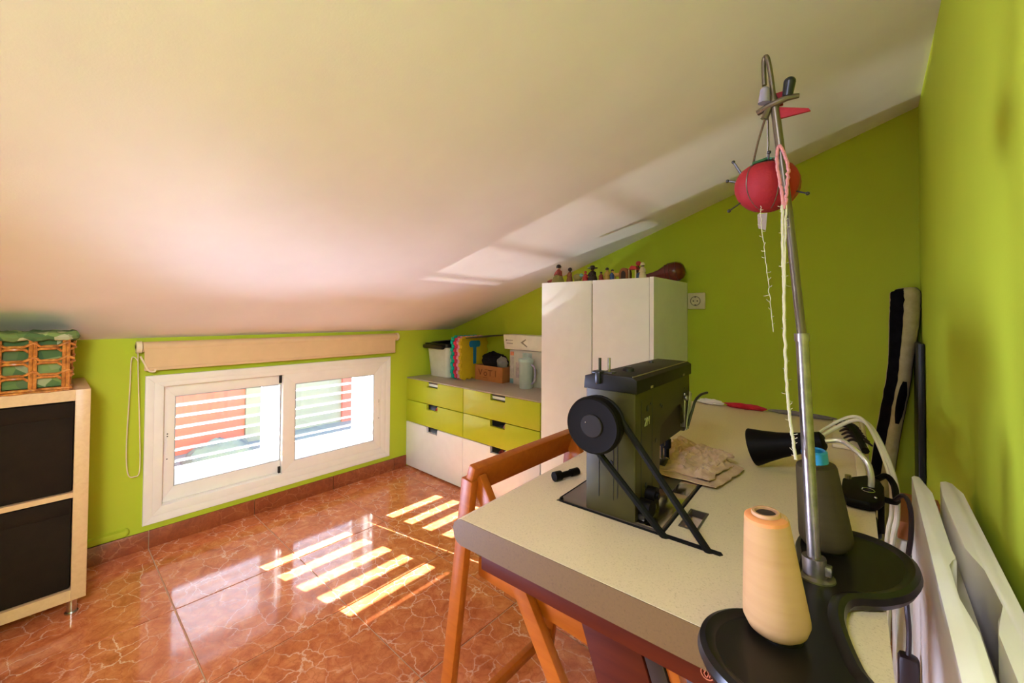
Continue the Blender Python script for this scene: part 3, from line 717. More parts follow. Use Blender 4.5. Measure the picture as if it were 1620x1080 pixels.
b = MB(); b.prism([(0.676, 0.876), (0.990, 0.876), (0.990, 0.972), (0.663, 0.972)], -0.135, -0.012, 'y', bev=0.003); obj('box_body', b, m_whitecard, t)
b = MB(); b.prism([(0.815, 0.925), (0.855, 0.948), (0.860, 0.943), (0.835, 0.925), (0.872, 0.900), (0.866, 0.896)], -0.1358, -0.134, 'y'); b.box(0.694, 0.748, -0.1358, -0.134, 0.913, 0.917); b.box(0.694, 0.748, -0.1358, -0.134, 0.934, 0.938); b.box(0.688, 0.696, -0.1358, -0.134, 0.930, 0.940); obj('arrow_print', b, m_greyink, t)
t = thing('plastic_jug', 'pale aqua plastic jug standing before the printed carton, half behind the wardrobe', 'jug', (0.90, -0.215, WT))
b = MB(); b.lathe([(0.0, WT), (0.040, WT), (0.042, WT + 0.01), (0.044, WT + 0.13), (0.046, WT + 0.165), (0.0, WT + 0.165)], (0.90, -0.185, 0), 20); obj('jug_body', b, M('pale_aqua_plastic', (0.44, 0.52, 0.47), 0.3), t)
b = MB(); b.lathe([(0.0, WT + 0.166), (0.049, WT + 0.166), (0.049, WT + 0.183), (0.02, WT + 0.190), (0.0, WT + 0.190)], (0.90, -0.185, 0), 20); obj('jug_lid', b, M('pale_teal_plastic', (0.50, 0.64, 0.60), 0.4), t)
b = MB(); b.tube(smooth_path([(0.944, -0.185, WT + 0.15), (0.972, -0.19, WT + 0.13), (0.972, -0.19, WT + 0.06), (0.943, -0.185, WT + 0.03)], 6), 0.006, 8); obj('jug_handle', b, M('lilac_plastic', (0.42, 0.38, 0.55), 0.4), t)

# ------------------------------------------------------------------ figurines on the wardrobe
ZW = 1.2805
F = lambda n, c, r=0.55: M('figure_' + n, c, r)
f_red = F('red_brown', (0.26, 0.045, 0.03)); f_dark = F('dark', (0.03, 0.017, 0.012)); f_skin = F('skin', (0.42, 0.22, 0.12)); f_yel = F('ochre', (0.45, 0.28, 0.06))
f_olive = F('olive', (0.24, 0.22, 0.06)); f_tealc = F('teal', (0.16, 0.40, 0.36)); f_brightred = F('red', (0.42, 0.03, 0.03)); f_white = F('ivory', (0.62, 0.54, 0.34)); f_blue = F('blue', (0.05, 0.09, 0.24)); f_brown = F('brown', (0.20, 0.07, 0.03)); f_hut = F('hut', (0.24, 0.085, 0.025))
def figurine(x, y, h, r, robe, head, hair, label, base=None, lean=0.0, extra=None):
    r *= 1.22
    t = thing('figurine', label, 'figurine', (x, y, ZW), 'figurines in a row on the wardrobe')
    xf = Matrix.Translation((x, y, ZW)) @ Matrix.Rotation(lean, 4, 'Y')
    b = MB(); hb = h * 0.74
    b.lathe([(0, 0), (r, 0), (r * 1.02, hb * .12), (r * .78, hb * .5), (r * .62, hb * .75), (r * .66, hb * .84), (r * .30, hb), (0, hb)], xf=xf, seg=14); obj('robe', b, robe, t)
    b = MB()
    for sg in (-1, 1): b.tube([xf @ Vector((sg * r * .6, 0, hb * .82)), xf @ Vector((sg * r * .85, -r * .25, hb * .55)), xf @ Vector((sg * r * .2, -r * .85, hb * .5))], [r * .2, r * .19, r * .14], 7)
    obj('arms', b, robe, t)
    c = xf @ Vector((0, 0, h * 0.86)); hr = h * 0.125
    obj('head', MB().ball(c, hr, hr, hr * 1.15, 12), head, t)
    b = MB(); b.lathe([(hr * 1.16, -0.25 * hr), (hr * 1.18, 0.3 * hr), (hr * .8, hr * 1.05), (0, hr * 1.3)], xf=Matrix.Translation(c) @ Matrix.Rotation(0.25, 4, 'X'), seg=12, scale=(1, 1)); obj('hair', b, hair, t)
    if base is not None:
        b = MB(); b.lathe([(0, 0), (r * 1.35, 0), (r * 1.25, h * .12), (r * .9, h * .34), (r * .5, h * .42), (0, h * .42)], (x, y - r * .3, ZW), 14); obj('skirt', b, base, t)
    return t
figurine(1.284, -0.40, 0.095, 0.021, f_red, f_skin, f_dark, 'tallest figurine at the left end, red-brown cloak over an olive skirt', f_olive)
t = tag(obj('cloth_fold', lump((1.245, -0.405, ZW + 0.008), (0.030, 0.018, 0.010), 2.2, 14), f_red), 'small red-brown cloth heap at the left end of the wardrobe top', 'cloth')
figurine(1.350, -0.40, 0.074, 0.013, f_brown, f_dark, f_dark, 'slim dark brown figurine, second from the left on the wardrobe', None, 0.06)
t = thing('figurine', 'low rounded teal and olive animal figurine on the wardrobe', 'figurine', (1.405, -0.40, ZW), 'figurines in a row on the wardrobe')
b = MB(); b.ball((1.400, -0.40, ZW + 0.022), 0.026, 0.018, 0.0195); obj('body', b, f_olive, t)
b = MB(); b.ball((1.424, -0.405, ZW + 0.030), 0.011, 0.010, 0.010); b.cyl((1.430, -0.41, ZW + 0.03), (1.440, -0.412, ZW + 0.026), 0.005, 0.003, 8); obj('head', b, f_tealc, t)
b = MB()
for dx, dy in ((-.012, -.008), (.012, -.008), (-.012, .008), (.012, .008)): b.cyl((1.40 + dx, -0.40 + dy, ZW), (1.40 + dx, -0.40 + dy, ZW + 0.016), 0.004, seg=7)
obj('legs', b, f_olive, t)
figurine(1.447, -0.405, 0.050, 0.013, f_brightred, f_skin, f_brightred, 'short bright red figurine beside the one in a dark hat')
t = figurine(1.484, -0.40, 0.068, 0.019, f_dark, f_brown, f_dark, 'stout dark figurine in a wide-brimmed hat')
b = MB(); b.lathe([(0, 0.0), (0.024, 0.0), (0.025, 0.003), (0.012, 0.004), (0.010, 0.014), (0, 0.016)], (1.484, -0.40, ZW + 0.062), 16); obj('hat', b, f_dark, t)
figurine(1.531, -0.40, 0.042, 0.010, f_red, f_brown, f_dark, 'small red-brown figurine beside the ochre one')
figurine(1.563, -0.40, 0.060, 0.013, f_yel, f_skin, f_dark, 'ochre-robed figurine with black hair in the middle of the row')
figurine(1.588, -0.395, 0.050, 0.011, f_blue, f_brown, f_dark, 'dark blue figurine right of the ochre-robed one')
t = thing('figurine', 'low brown four-legged animal figurine beside the hut', 'figurine', (1.617, -0.40, ZW), 'figurines in a row on the wardrobe')
b = MB(); b.ball((1.617, -0.40, ZW + 0.022), 0.018, 0.008, 0.009); b.tube([(1.605, -0.40, ZW + 0.024), (1.596, -0.40, ZW + 0.036)], [0.006, 0.004], 7); b.ball((1.593, -0.402, ZW + 0.038), 0.007, 0.004, 0.005)
obj('body', b, f_yel, t)
b = MB()
for dx, dy in ((-.012, -.004), (.012, -.004), (-.012, .004), (.012, .004)): b.cyl((1.617 + dx, -0.40 + dy, ZW), (1.617 + dx, -0.40 + dy, ZW + 0.02), 0.003, seg=6)
obj('legs', b, f_yel, t)
t = thing('toy_hut', 'small brown arched hut among the figurines', 'toy', (1.655, -0.38, ZW))
arc = [(0.022 * math.cos(a * PI / 10), 0.028 + 0.024 * math.sin(a * PI / 10)) for a in range(11)]
b = MB(); b.prism([(1.655 + p[0], ZW + p[1]) for p in arc] + [(1.633, ZW), (1.677, ZW)], -0.42, -0.375, 'y', bev=0.002); obj('hut_body', b, f_hut, t)
b = MB(); b.prism([(1.655 + p[0] * .5, ZW + p[1] * .72) for p in arc] + [(1.644, ZW + .0), (1.666, ZW + .0)], -0.422, -0.4195, 'y'); obj('hut_doorway', b, f_dark, t)
t = thing('toy_stall', 'tiny stall with a dark red roof on white posts among the figurines', 'toy', (1.695, -0.40, ZW))
b = MB(); b.prism([(1.675, ZW + 0.042), (1.718, ZW + 0.040), (1.712, ZW + 0.056), (1.690, ZW + 0.060)], -0.415, -0.385, 'y', bev=0.002); obj('stall_roof', b, f_brightred, t)
for dx in (-0.016, 0.016):
    b = MB(); b.box(1.694 + dx - .002, 1.694 + dx + .002, -0.412, -0.408, ZW, ZW + 0.043); obj('post', b, f_white, t)
figurine(1.706, -0.36, 0.036, 0.009, f_white, f_skin, f_dark, 'tiny ivory figurine under the red stall roof')
figurine(1.722, -0.405, 0.034, 0.009, f_blue, f_skin, f_dark, 'tiny blue figurine between the red-roofed stall and the ivory figurine')
figurine(1.708, -0.374, 0.082, 0.009, f_dark, f_brightred, f_brightred, 'thin dark figurine with a bright red head')
t = figurine(1.743, -0.41, 0.070, 0.013, f_white, f_dark, f_white, 'ivory figurine with a dark face at the right end of the row')
# red-brown jar lying on its side
t = thing('lidded_jar', 'large round red-brown glazed jar lying on its side at the right of the wardrobe top', 'jar', (1.70, -0.11, ZW))
o_ = Vector((1.630, -0.118, ZW + 0.0245)); ax = (Vector((1.774, -0.090, ZW + 0.0515)) - o_).normalized()
b = MB(); xf = frame_xf(o_, (0, 0, 1), ax)
b.lathe([(0.0, -0.004), (0.020, -0.004), (0.023, 0.002), (0.022, 0.010), (0.019, 0.016), (0.022, 0.045), (0.028, 0.075), (0.040, 0.100), (0.0485, 0.122), (0.0508, 0.145), (0.0490, 0.165), (0.042, 0.184), (0.028, 0.196), (0.010, 0.2005), (0.0, 0.201)], xf=xf, seg=32)
o = obj('jar_body', b, m_redclay, t, auto=60)
b = MB()
for q_, r_ in ((0.110, 0.0450), (0.128, 0.0499), (0.160, 0.0500)):
    b.tube([xf @ Vector((r_ * math.cos(a * PI / 12), r_ * math.sin(a * PI / 12), q_)) for a in range(25)], 0.0012, 6)
obj('ridges', b, F('dark_red', (0.06, 0.008, 0.006), 0.3), t, kind='stuff')

# ------------------------------------------------------------------ sewing table
ANG = math.radians(2.8)
TM = Matrix.Translation((2.007, -1.776, 0)) @ Matrix.Rotation(ANG, 4, 'Z')
TOP, THK = 0.770, 0.043
tb = thing('sewing_table', 'beige laminate sewing table with a dark red wooden stand', 'table', TM @ Vector((0.27, 0.64, 0)))
TWD, TLN = 0.520, 1.280
us = [0.0, 0.084, 0.272, 0.282, 0.291, 0.311, 0.352, TWD]; vs_ = [0.0, 0.155, 0.163, 0.171, 0.212, 0.288, 0.655, TLN]
hole = set()
for i in range(len(us) - 1):
    for j in range(len(vs_) - 1):
        u, v = (us[i] + us[i + 1]) / 2, (vs_[j] + vs_[j + 1]) / 2
        if 0.084 < u < 0.272 and 0.163 < v < 0.655: hole.add((i, j))       # well of the machine bed
        if 0.272 < u < 0.352 and 0.163 < v < 0.171: hole.add((i, j))       # belt slot
        if 0.282 < u < 0.311 and 0.212 < v < 0.288: hole.add((i, j))       # knee-lifter slot
b = MB(TM); b.grid_slab(us, vs_, TOP - THK, TOP, hole, lambda u, v, z: (u + (0.022 * v if u > 0.5 else 0), v, z)); obj('tabletop', b, m_lam, tb)
b = MB(TM); e = 0.018
b.prism([(0.0, TOP), (-0.008, TOP - 0.003), (-0.015, TOP - 0.010), (-e, TOP - 0.020), (-0.015, TOP - 0.033), (-0.008, TOP - 0.040), (0.0, TOP - THK)], 0.0, TLN, 'y'); obj('rounded_edge', b, m_lam, tb)
b = MB(TM); b.prism([(-0.0, TOP - 0.0006), (-0.008, TOP - 0.0035), (-0.0155, TOP - 0.010), (-e - .0005, TOP - 0.020), (-0.0155, TOP - 0.033), (-0.008, TOP - 0.0405), (0.0, TOP - THK - .0005), (TWD, TOP - THK - .0005), (TWD, TOP - 0.0006)], -0.0015, 0.0, 'y'); lab(obj('end_edging', b, m_lam_shaded, tb), 'laminate strip on the near tabletop end, its shade put into the beige')
b = MB(TM); b.box(0.030, TWD - 0.02, 0.016, 0.038, 0.691, TOP - THK, bev=0.002); obj('apron', b, m_redwood, tb)
b = MB(TM); b.box(0.030, TWD - 0.02, 1.20, 1.223, 0.655, TOP - THK, bev=0.002); obj('apron', b, m_redwood, tb)
b = MB(TM); b.box(0.30, 0.34, 0.068, 1.20, 0.675, TOP - THK - 0.001); obj('rail', b, m_redwood, tb)
# slanted leg panels and metal straps
for v0, v1 in ((0.070, 0.094), (1.174, 1.197)):
    b = MB(TM); b.prism([(0.165, 0.70), (0.256, 0.70), (0.505, 0.0), (0.415, 0.0)], v0, v1, 'y', bev=0.002); obj('leg', b, m_redwood, tb)
b = MB(TM); b.prism([(0.258, 0.70), (0.283, 0.70), (0.532, 0.0), (0.507, 0.0)], 0.072, 0.092, 'y', bev=0.001); lab(obj('metal_strap', b, m_darksteel, tb), 'dark metal strap along the near leg')
b = MB(TM); b.prism([(0.284, 0.70), (0.300, 0.70), (0.550, 0.0), (0.534, 0.0)], 0.076, 0.094, 'y', bev=0.001); lab(obj('leg_batten', b, m_chair, tb), 'orange wooden batten beside the strap')
m_greymetal = M('grey_painted_metal', (0.13, 0.13, 0.13), 0.45, var=0.2, scale=50)
b = MB(TM); b.box(0.150, 0.530, 0.455, 0.500, 0.338, 0.346, bev=0.002); b.box(0.150, 0.530, 0.455, 0.460, 0.300, 0.338, bev=0.002); b.box(0.150, 0.156, 0.460, 0.500, 0.300, 0.338, bev=0.002); lab(obj('crossbar', b, m_greymetal, tb), 'grey painted metal crossbar under the table')
for uu in (0.175, 0.30):
    b = MB(TM); b.cyl((uu, 0.456, 0.318), (uu, 0.450, 0.318), 0.006, seg=10); obj('screw', b, m_chrome, tb)
# maker's emblem on the apron
b = MB(TM); c = Vector((0.368, 0.0155, 0.7110)); S_ = 0.62
b.tube([c + Vector((0.0065 * math.cos(a * PI / 12), 0, 0.0065 * math.sin(a * PI / 12))) for a in range(25)], 0.0007, 6, False)
b.tube(smooth_path([c + Vector(p) * S_ for p in ((-0.006, -0.001, 0.004), (-0.002, -0.001, 0.006), (-0.005, -0.001, -0.001), (-0.001, -0.001, -0.006), (0.002, -0.001, 0.0), (0.001, -0.001, 0.005), (0.005, -0.001, 0.003), (0.004, -0.001, -0.005))], 5), 0.0006, 6)
lab(obj('emblem', b, M('salmon_print', (0.40, 0.11, 0.05), 0.5), tb), 'round salmon emblem on the near apron')

# ---- machine (modelled in the table frame)
sm = thing('sewing_machine', 'olive grey industrial sewing machine with a black handwheel, set into the table', 'sewing machine', TM @ Vector((0.18, 0.4, TOP)))
def tp(u, v, z): return TM @ Vector((u, v, z))
b = MB(TM)
pl = [(0.088 + 0.012, 0.167), (0.268 - 0.006, 0.167), (0.268, 0.175), (0.268, 0.650), (0.088, 0.650), (0.088, 0.167 + 0.012)]
b.prism(pl, TOP - 0.04, TOP + 0.003, 'z', bev=0.0012); obj('bed', b, m_bedsteel, sm)
b = MB(TM); b.box(0.216, 0.2665, 0.172, 0.330, TOP + 0.003, TOP + 0.0045, bev=0.0006); b.box(0.236, 0.2665, 0.331, 0.60, TOP + 0.003, TOP + 0.0042, bev=0.0006); lab(obj('slide_plate', b, m_brightsteel, sm), 'bright steel plate along the right of the bed')
PX0, PX1, PY0, PYM, PY1 = 0.140, 0.229, 0.168, 0.286, 0.488
ZT, ZA = 0.982, 0.918
# side profile (v, z): pillar + arm with throat
b = MB(TM)
prof = [(PY0, TOP + 0.003), (PYM, TOP + 0.003), (PYM, 0.898), (PYM + 0.010, 0.910), (0.395, 0.930), (0.420, 0.930), (0.436, 0.915), (0.446, 0.87), (0.452, 0.862), (0.478, 0.862), (PY1, 0.925), (PY1, ZT), (PY0, ZT)]
b.prism(prof, PX0, PX1, 'x', bev=0.004); obj('arm', b, m_machine, sm)
b = MB(TM)   # near-end cover panel lines and side panel lines
b.box(0.165, 0.1662, PY0 - 0.0008, PY0 + 0.002, 0.80, 0.895); b.box(0.191, 0.1918, PY0 - 0.0008, PY0 + 0.002, 0.80, 0.90); b.box(0.198, 0.1988, PY0 - 0.0008, PY0 + 0.002, 0.805, 0.90)
b.box(PX1 - 0.002, PX1 + 0.0006, 0.192, 0.1935, TOP + 0.02, 0.968); b.box(PX1 - 0.002, PX1 + 0.0006, 0.245, 0.2465, TOP + 0.02, 0.968)
obj('panel_seam', b, m_black, sm, kind='stuff')
b = MB(TM); b.cyl((0.187, PY0 + .002, 0.862), (0.187, PY0 - 0.0015, 0.862), 0.0035, seg=10); obj('screw', b, m_black, sm)
for v, z, r in ((0.222, 0.950, 0.0055), (0.237, 0.956, 0.002), (0.290, 0.945, 0.003), (0.300, 0.940, 0.003), (0.266, 0.885, 0.0045), (0.448, 0.955, 0.002), (0.215, 0.82, 0.005)):
    b = MB(TM); b.cyl((PX1 - 0.003, v, z), (PX1 + 0.0012, v, z), r, seg=10); obj('screw', b, m_black, sm)
text_mesh('maker_letters', '2M', 0.020, 0.0005, M('pale_olive_letter', (0.30, 0.28, 0.13), 0.5), frame_xf(tp(PX1 + 0.0008, 0.219, 0.928), (0 - math.sin(ANG), math.cos(ANG), 0), (math.cos(ANG), math.sin(ANG), 0)), sm)
# dark lid on top
b = MB(TM)
b.prism([(PX0 - 0.003, ZT), (PX1 + 0.003, ZT), (PX1 + 0.003, ZT + 0.022), (PX1 - 0.006, ZT + 0.027), (PX0 + 0.02, ZT + 0.028), (PX0 - 0.001, ZT + 0.022)], PY0 - 0.003, PY1 + 0.003, 'y', bev=0.002); obj('top_cover', b, m_machdark, sm)
b = MB(TM); b.tube([(PX1 - 0.005, PY0, ZT + 0.0268), (PX1 - 0.005, PY1, ZT + 0.0268)], 0.0011, 6)
for v in (0.235, 0.430): b.box(PX1 + 0.002, PX1 + 0.004, v - 0.005, v + 0.005, ZT + 0.002, ZT + 0.006)
lab(obj('cover_trim', b, M('brass_trim', (0.45, 0.36, 0.20), 0.3, 0.8), sm), 'light metal line and clips along the cover')
b = MB(TM)
b.lathe([(0, 0), (0.0105, 0), (0.010, 0.005), (0.006, 0.008), (0, 0.008)], (0.190, 0.235, ZT + 0.0275), 14); b.lathe([(0, 0), (0.006, 0), (0.005, 0.004), (0, 0.004)], (0.175, 0.40, ZT + 0.0275), 12); obj('oil_cap', b, m_black, sm)
for u, v, h, m in ((0.156, 0.190, 0.026, m_darksteel), (0.176, 0.184, 0.028, m_polesteel)):
    b = MB(TM); b.cyl((u, v, ZT + 0.022), (u, v, ZT + 0.026 + h), 0.0026, seg=10); obj('thread_pin', b, m, sm)
b = MB(TM); b.box(0.146, 0.184, 0.178, 0.198, ZT + 0.024, ZT + 0.030, bev=0.002); b.box(0.160, 0.170, 0.160, 0.180, ZT + 0.010, ZT + 0.032, bev=0.003); obj('tension_bracket', b, m_black, sm)
# handwheel: axis along -v
wc = tp(0.180, 0.0, 0.938)
wv = 0.112
xfw = TM @ frame_xf((0.184, wv, 0.936), (1, 0, 0), (0, -1, 0))
b = MB(); b.lathe([(0.0, -0.030), (0.026, -0.030), (0.036, -0.026), (0.0405, -0.022), (0.0370, -0.016), (0.0405, -0.010), (0.0450, -0.006), (0.0455, 0.004), (0.0440, 0.009), (0.0415, 0.0112), (0.0385, 0.0108), (0.020, 0.0106), (0.0, 0.0106)], xf=xfw, seg=48); hw = obj('handwheel', b, m_blacksatin, sm, auto=18)
b = MB(); b.lathe([(0.0, 0.0128), (0.0170, 0.0128), (0.0182, 0.0120), (0.0182, 0.0100), (0.0, 0.0100)], xf=xfw, seg=32); obj('wheel_hub', b, M('dark_grey_metal', (0.016, 0.012, 0.010), 0.5, 0.0, spec=0.12), hw, auto=12)
b = MB(); b.ball(xfw @ Vector((-0.009, 0.005, 0.0130)), 0.0012); obj('hub_mark', b, m_chrome, hw)
b = MB(); b.cyl(xfw @ Vector((0, 0, -0.030)), xfw @ Vector((0, 0, -0.056)), 0.024, seg=24); obj('shaft_boss', b, m_blacksatin, sm)
# belt in the pulley groove
def wp(a, z=-0.016, r=0.0395): return xfw @ Vector((r * math.cos(a), r * math.sin(a), z))
b = MB()
S1, S2 = tp(0.286, 0.166, TOP - 0.012), tp(0.345, 0.166, TOP - 0.012)
arcp = [wp(math.radians(a)) for a in range(12, 256, 12)]
path = [S2] + [S2.lerp(arcp[0], k / 6) for k in range(1, 6)] + arcp + [arcp[-1].lerp(S1, k / 6) for k in range(1, 6)] + [S1]
b.tube(path, 0.0054, 8); lab(obj('drive_belt', b, m_rubber, sm), 'black rubber drive belt from handwheel into the table slot')
# dark lining of the slot, and frame of the knee-lifter slot
b = MB(TM); b.tube([(0.272, 0.163, TOP + 0.0005), (0.352, 0.163, TOP + 0.0005), (0.354, 0.167, TOP + 0.0005), (0.352, 0.171, TOP + 0.0005), (0.272, 0.171, TOP + 0.0005)], 0.0014, 6); b.box(0.273, 0.353, 0.1632, 0.1708, TOP - 0.03, TOP + 0.0006); obj('slot_edging', b, m_rubber, tb)
b = MB(TM)
for r_ in ((0.282, 0.285, 0.212, 0.288), (0.308, 0.311, 0.212, 0.288), (0.285, 0.308, 0.212, 0.215), (0.285, 0.308, 0.285, 0.288)): b.box(r_[0], r_[1], r_[2], r_[3], TOP - 0.01, TOP + 0.0015)
obj('slot_frame', b, m_bedsteel, tb)
# dark rebate around the bed
b = MB(TM); b.tube([(0.086, 0.655, TOP + 0.0003), (0.086, 0.176, TOP + 0.0003), (0.090, 0.167, TOP + 0.0003), (0.098, 0.1645, TOP + 0.0003), (0.270, 0.1645, TOP + 0.0003)], 0.0024, 6); b.tube([(0.2702, 0.1645, TOP), (0.2702, 0.655, TOP)], 0.0013, 6); obj('bed_gasket', b, m_rubber, tb)
# knobs near the pillar foot
b = MB(TM); b.cyl((PX1, 0.190, 0.795), (PX1 + 0.020, 0.188, 0.795), 0.013, seg=18); obj('regulator_knob', b, m_blacksatin, sm)
b = MB(TM); b.cyl((PX1, 0.222, 0.805), (PX1 + 0.016, 0.222, 0.805), 0.013, seg=18); b.cyl((PX1 + 0.016, 0.222, 0.805), (PX1 + 0.020, 0.222, 0.805), 0.006, seg=10); obj('regulator_knob', b, m_blacksatin, sm)
b = MB(TM); b.box(PX1, PX1 + 0.012, 0.176, 0.236, TOP + 0.006, 0.786, bev=0.003); obj('knob_base', b, m_darksteel, sm)
b = MB(TM); b.box(PX0 - 0.012, PX0, 0.20, 0.225, TOP + 0.006, 0.795, bev=0.004); obj('back_lever_boss', b, m_black, sm)
# needle head: face plate, levers, bars, presser foot
b = MB(TM); b.box(PX1 - 0.010, PX1 + 0.003, 0.444, 0.452, 0.872, 0.945, bev=0.002); obj('face_plate', b, m_polesteel, sm)
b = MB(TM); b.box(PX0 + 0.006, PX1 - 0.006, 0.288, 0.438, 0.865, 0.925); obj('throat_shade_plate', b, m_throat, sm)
b = MB(TM); b.cyl((0.186, 0.436, 0.80), (0.186, 0.436, 0.87), 0.0032, seg=10); b.cyl((0.186, 0.436, 0.785), (0.186, 0.436, 0.80), 0.0010, seg=8); b.box(0.180, 0.192, 0.430, 0.442, 0.826, 0.842, bev=0.002); obj('needle_bar', b, m_darksteel, sm)
b = MB(TM); b.cyl((0.188, 0.462, 0.792), (0.188, 0.462, 0.87), 0.0055, seg=12); b.box(0.182, 0.196, 0.456, 0.470, 0.815, 0.836, bev=0.002); obj('presser_bar', b, m_blacksatin, sm)
b = MB(TM); b.prism([(0.405, 0.794), (0.425, 0.786), (0.470, 0.786), (0.474, 0.792), (0.45, 0.797), (0.42, 0.797)], 0.180, 0.196, 'x', bev=0.0015); b.tube([(0.188, 0.405, 0.796), (0.188, 0.396, 0.804), (0.188, 0.42, 0.800)], 0.0016, 6); obj('presser_foot', b, m_darksteel, sm)
b = MB(TM); b.tube(smooth_path([(PX1 + 0.003, 0.462, 0.872), (PX1 + 0.010, 0.470, 0.905), (PX1 + 0.014, 0.478, 0.925), (PX1 + 0.020, 0.500, 0.936), (PX1 + 0.026, 0.530, 0.937)], 6), [0.0028] * 25, 8); obj('lifter_lever', b, m_darksteel, sm)
b = MB(TM); b.tube([(PX1 + 0.002, 0.452, 0.865), (PX1 + 0.004, 0.474, 0.945)], 0.0022, 8); b.tube([(PX1 + 0.002, 0.466, 0.865), (PX1 + 0.004, 0.484, 0.940)], 0.0022, 8); b.ball((PX1 + 0.004, 0.445, 0.935), 0.006); obj('thread_guide', b, m_polesteel, sm)
# ---- cloth under the needle
def sheet(name, corners, n, m, z0, amp, seed, mat, label, cat, thick=0.0016, fold=0.0):
    mb = MB(); A, B, C, D = [Vector((*c, 0)) for c in corners]; V = []
    for k, dz in ((0, thick), (1, 0)):
        g_ = []
        for i in range(n + 1):
            r_ = []
            for j in range(m + 1):
                s_, t_ = i / n, j / m
                p = A.lerp(B, s_).lerp(D.lerp(C, s_), t_)
                w = Vector((noise.noise((p.x * 40, p.y * 40, seed)), noise.noise((p.x * 40, p.y * 40, seed + 9)), 0)) * 0.006
                edge_ = min(s_, 1 - s_, t_, 1 - t_) * 8
                h = amp * max(0, 0.40 + 0.6 * noise.noise((p.x * 30 + seed, p.y * 16, seed)) + 0.8 * (0.5 - abs(noise.noise((p.x * 62 + p.y * 30, p.y * 45 - p.x * 20, seed + 3)))) + 0.35 * noise.noise((p.x * 150, p.y * 130, seed + 5))) * min(1, edge_ + 0.25) + fold * math.sin(t_ * PI) ** 2
                r_.append(mb.bm.verts.new((p.x + w.x, p.y + w.y, z0 + h + dz)))
            g_.append(r_)
        V.append(g_)
    for i in range(n):
        for j in range(m):
            mb.bm.faces.new((V[0][i][j], V[0][i + 1][j], V[0][i + 1][j + 1], V[0][i][j + 1])); mb.bm.faces.new((V[1][i][j], V[1][i][j + 1], V[1][i + 1][j + 1], V[1][i + 1][j]))
    rim = [(i, 0) for i in range(n)] + [(n, j) for j in range(m)] + [(i, m) for i in range(n, 0, -1)] + [(0, j) for j in range(m, 0, -1)]
    for a, c in zip(rim, rim[1:] + rim[:1]):
        mb.bm.faces.new((V[0][a[0]][a[1]], V[1][a[0]][a[1]], V[1][c[0]][c[1]], V[0][c[0]][c[1]]))
    return mb
fb = thing('linen_cloth', 'crumpled beige linen cloth lying under the machine needle', 'cloth', (2.19, -1.24, TOP + 0.004))
obj('lower_layer', sheet('x', ((2.11, -1.375), (2.288, -1.362), (2.305, -1.21), (2.12, -1.05)), 44, 44, TOP + 0.0055, 0.006, 1.3, m_fabric, '', ''), m_fabric, fb)
obj('folded_layer', sheet('x', ((2.115, -1.362), (2.272, -1.350), (2.287, -1.222), (2.135, -1.085)), 44, 44, TOP + 0.0095, 0.015, 4.1, m_fabric, '', '', 0.0025, 0.006), m_fabric, fb)
obj('top_fold', sheet('x', ((2.195, -1.290), (2.268, -1.290), (2.282, -1.195), (2.20, -1.150)), 34, 30, TOP + 0.022, 0.013, 7.7, m_fabric, '', '', 0.0025, 0.004), m_fabric, fb)
# cloths along the far edge of the table
t = tag(obj('red_cloth', lump(tp(0.222, 1.262, TOP + 0.009), (0.066, 0.016, 0.010), 5.5, 24, 0.3, 3), m_redcloth), 'rolled red cloth at the far edge of the sewing table', 'cloth')
tag(obj('white_cloth', lump(tp(0.105, 1.262, TOP + 0.010), (0.045, 0.016, 0.011), 6.5, 20, 0.3, 3), m_whitecloth), 'crumpled white cloth at the far left corner of the sewing table', 'cloth')
tag(obj('grey_cloth_roll', lump(tp(0.385, 1.262, TOP + 0.007), (0.092, 0.012, 0.008), 9.1, 24, 0.2, 3), m_greycloth), 'grey cloth roll at the far edge of the table, right of the red one', 'cloth')
# small black bobbin tool on the table
t = thing('bobbin_case', 'small black bobbin part lying on the table left of the machine', 'bobbin', tp(0.04, 0.25, TOP))
b = MB(TM); b.cyl((0.036, 0.234, TOP + 0.0095), (0.042, 0.250, TOP + 0.0095), 0.0095, seg=16); obj('spool_head', b, m_blacksatin, t)
b = MB(TM); b.cyl((0.042, 0.250, TOP + 0.0085), (0.054, 0.290, TOP + 0.0085), 0.0062, seg=14); b.cyl((0.050, 0.277, TOP + 0.0085), (0.056, 0.297, TOP + 0.0085), 0.0075, seg=14); obj('spool_stem', b, m_blacksatin, t)
# cream ruler box at the right edge with a hair claw
t = thing('cream_tray', 'long cream plastic tray along the far right edge of the table', 'tray', tp(0.51, 1.05, TOP))
b = MB(TM); b.box(0.470, 0.540, 0.90, 1.235, TOP + 0.001, TOP + 0.010, bev=0.002); obj('tray_base', b, m_blindplast, t)
b = MB(TM); b.box(0.533, 0.540, 0.90, 1.235, TOP + 0.010, TOP + 0.018, bev=0.002); b.box(0.512, 0.527, 0.62, 0.90, TOP + 0.001, TOP + 0.010, bev=0.002); obj('tray_rim', b, m_blindplast, t)
t = thing('hair_claw', 'dark brown toothed claw clip lying on the cream tray', 'hair clip', tp(0.51, 0.95, TOP + 0.011))
b = MB(TM); zc = TOP + 0.020
b.tube(smooth_path([(0.500, 1.150, zc), (0.508, 1.08, zc + 0.006), (0.520, 0.98, zc + 0.006), (0.532, 0.84, zc)], 6), [0.008] * 19, 8); obj('spine', b, m_blacksatin, t)
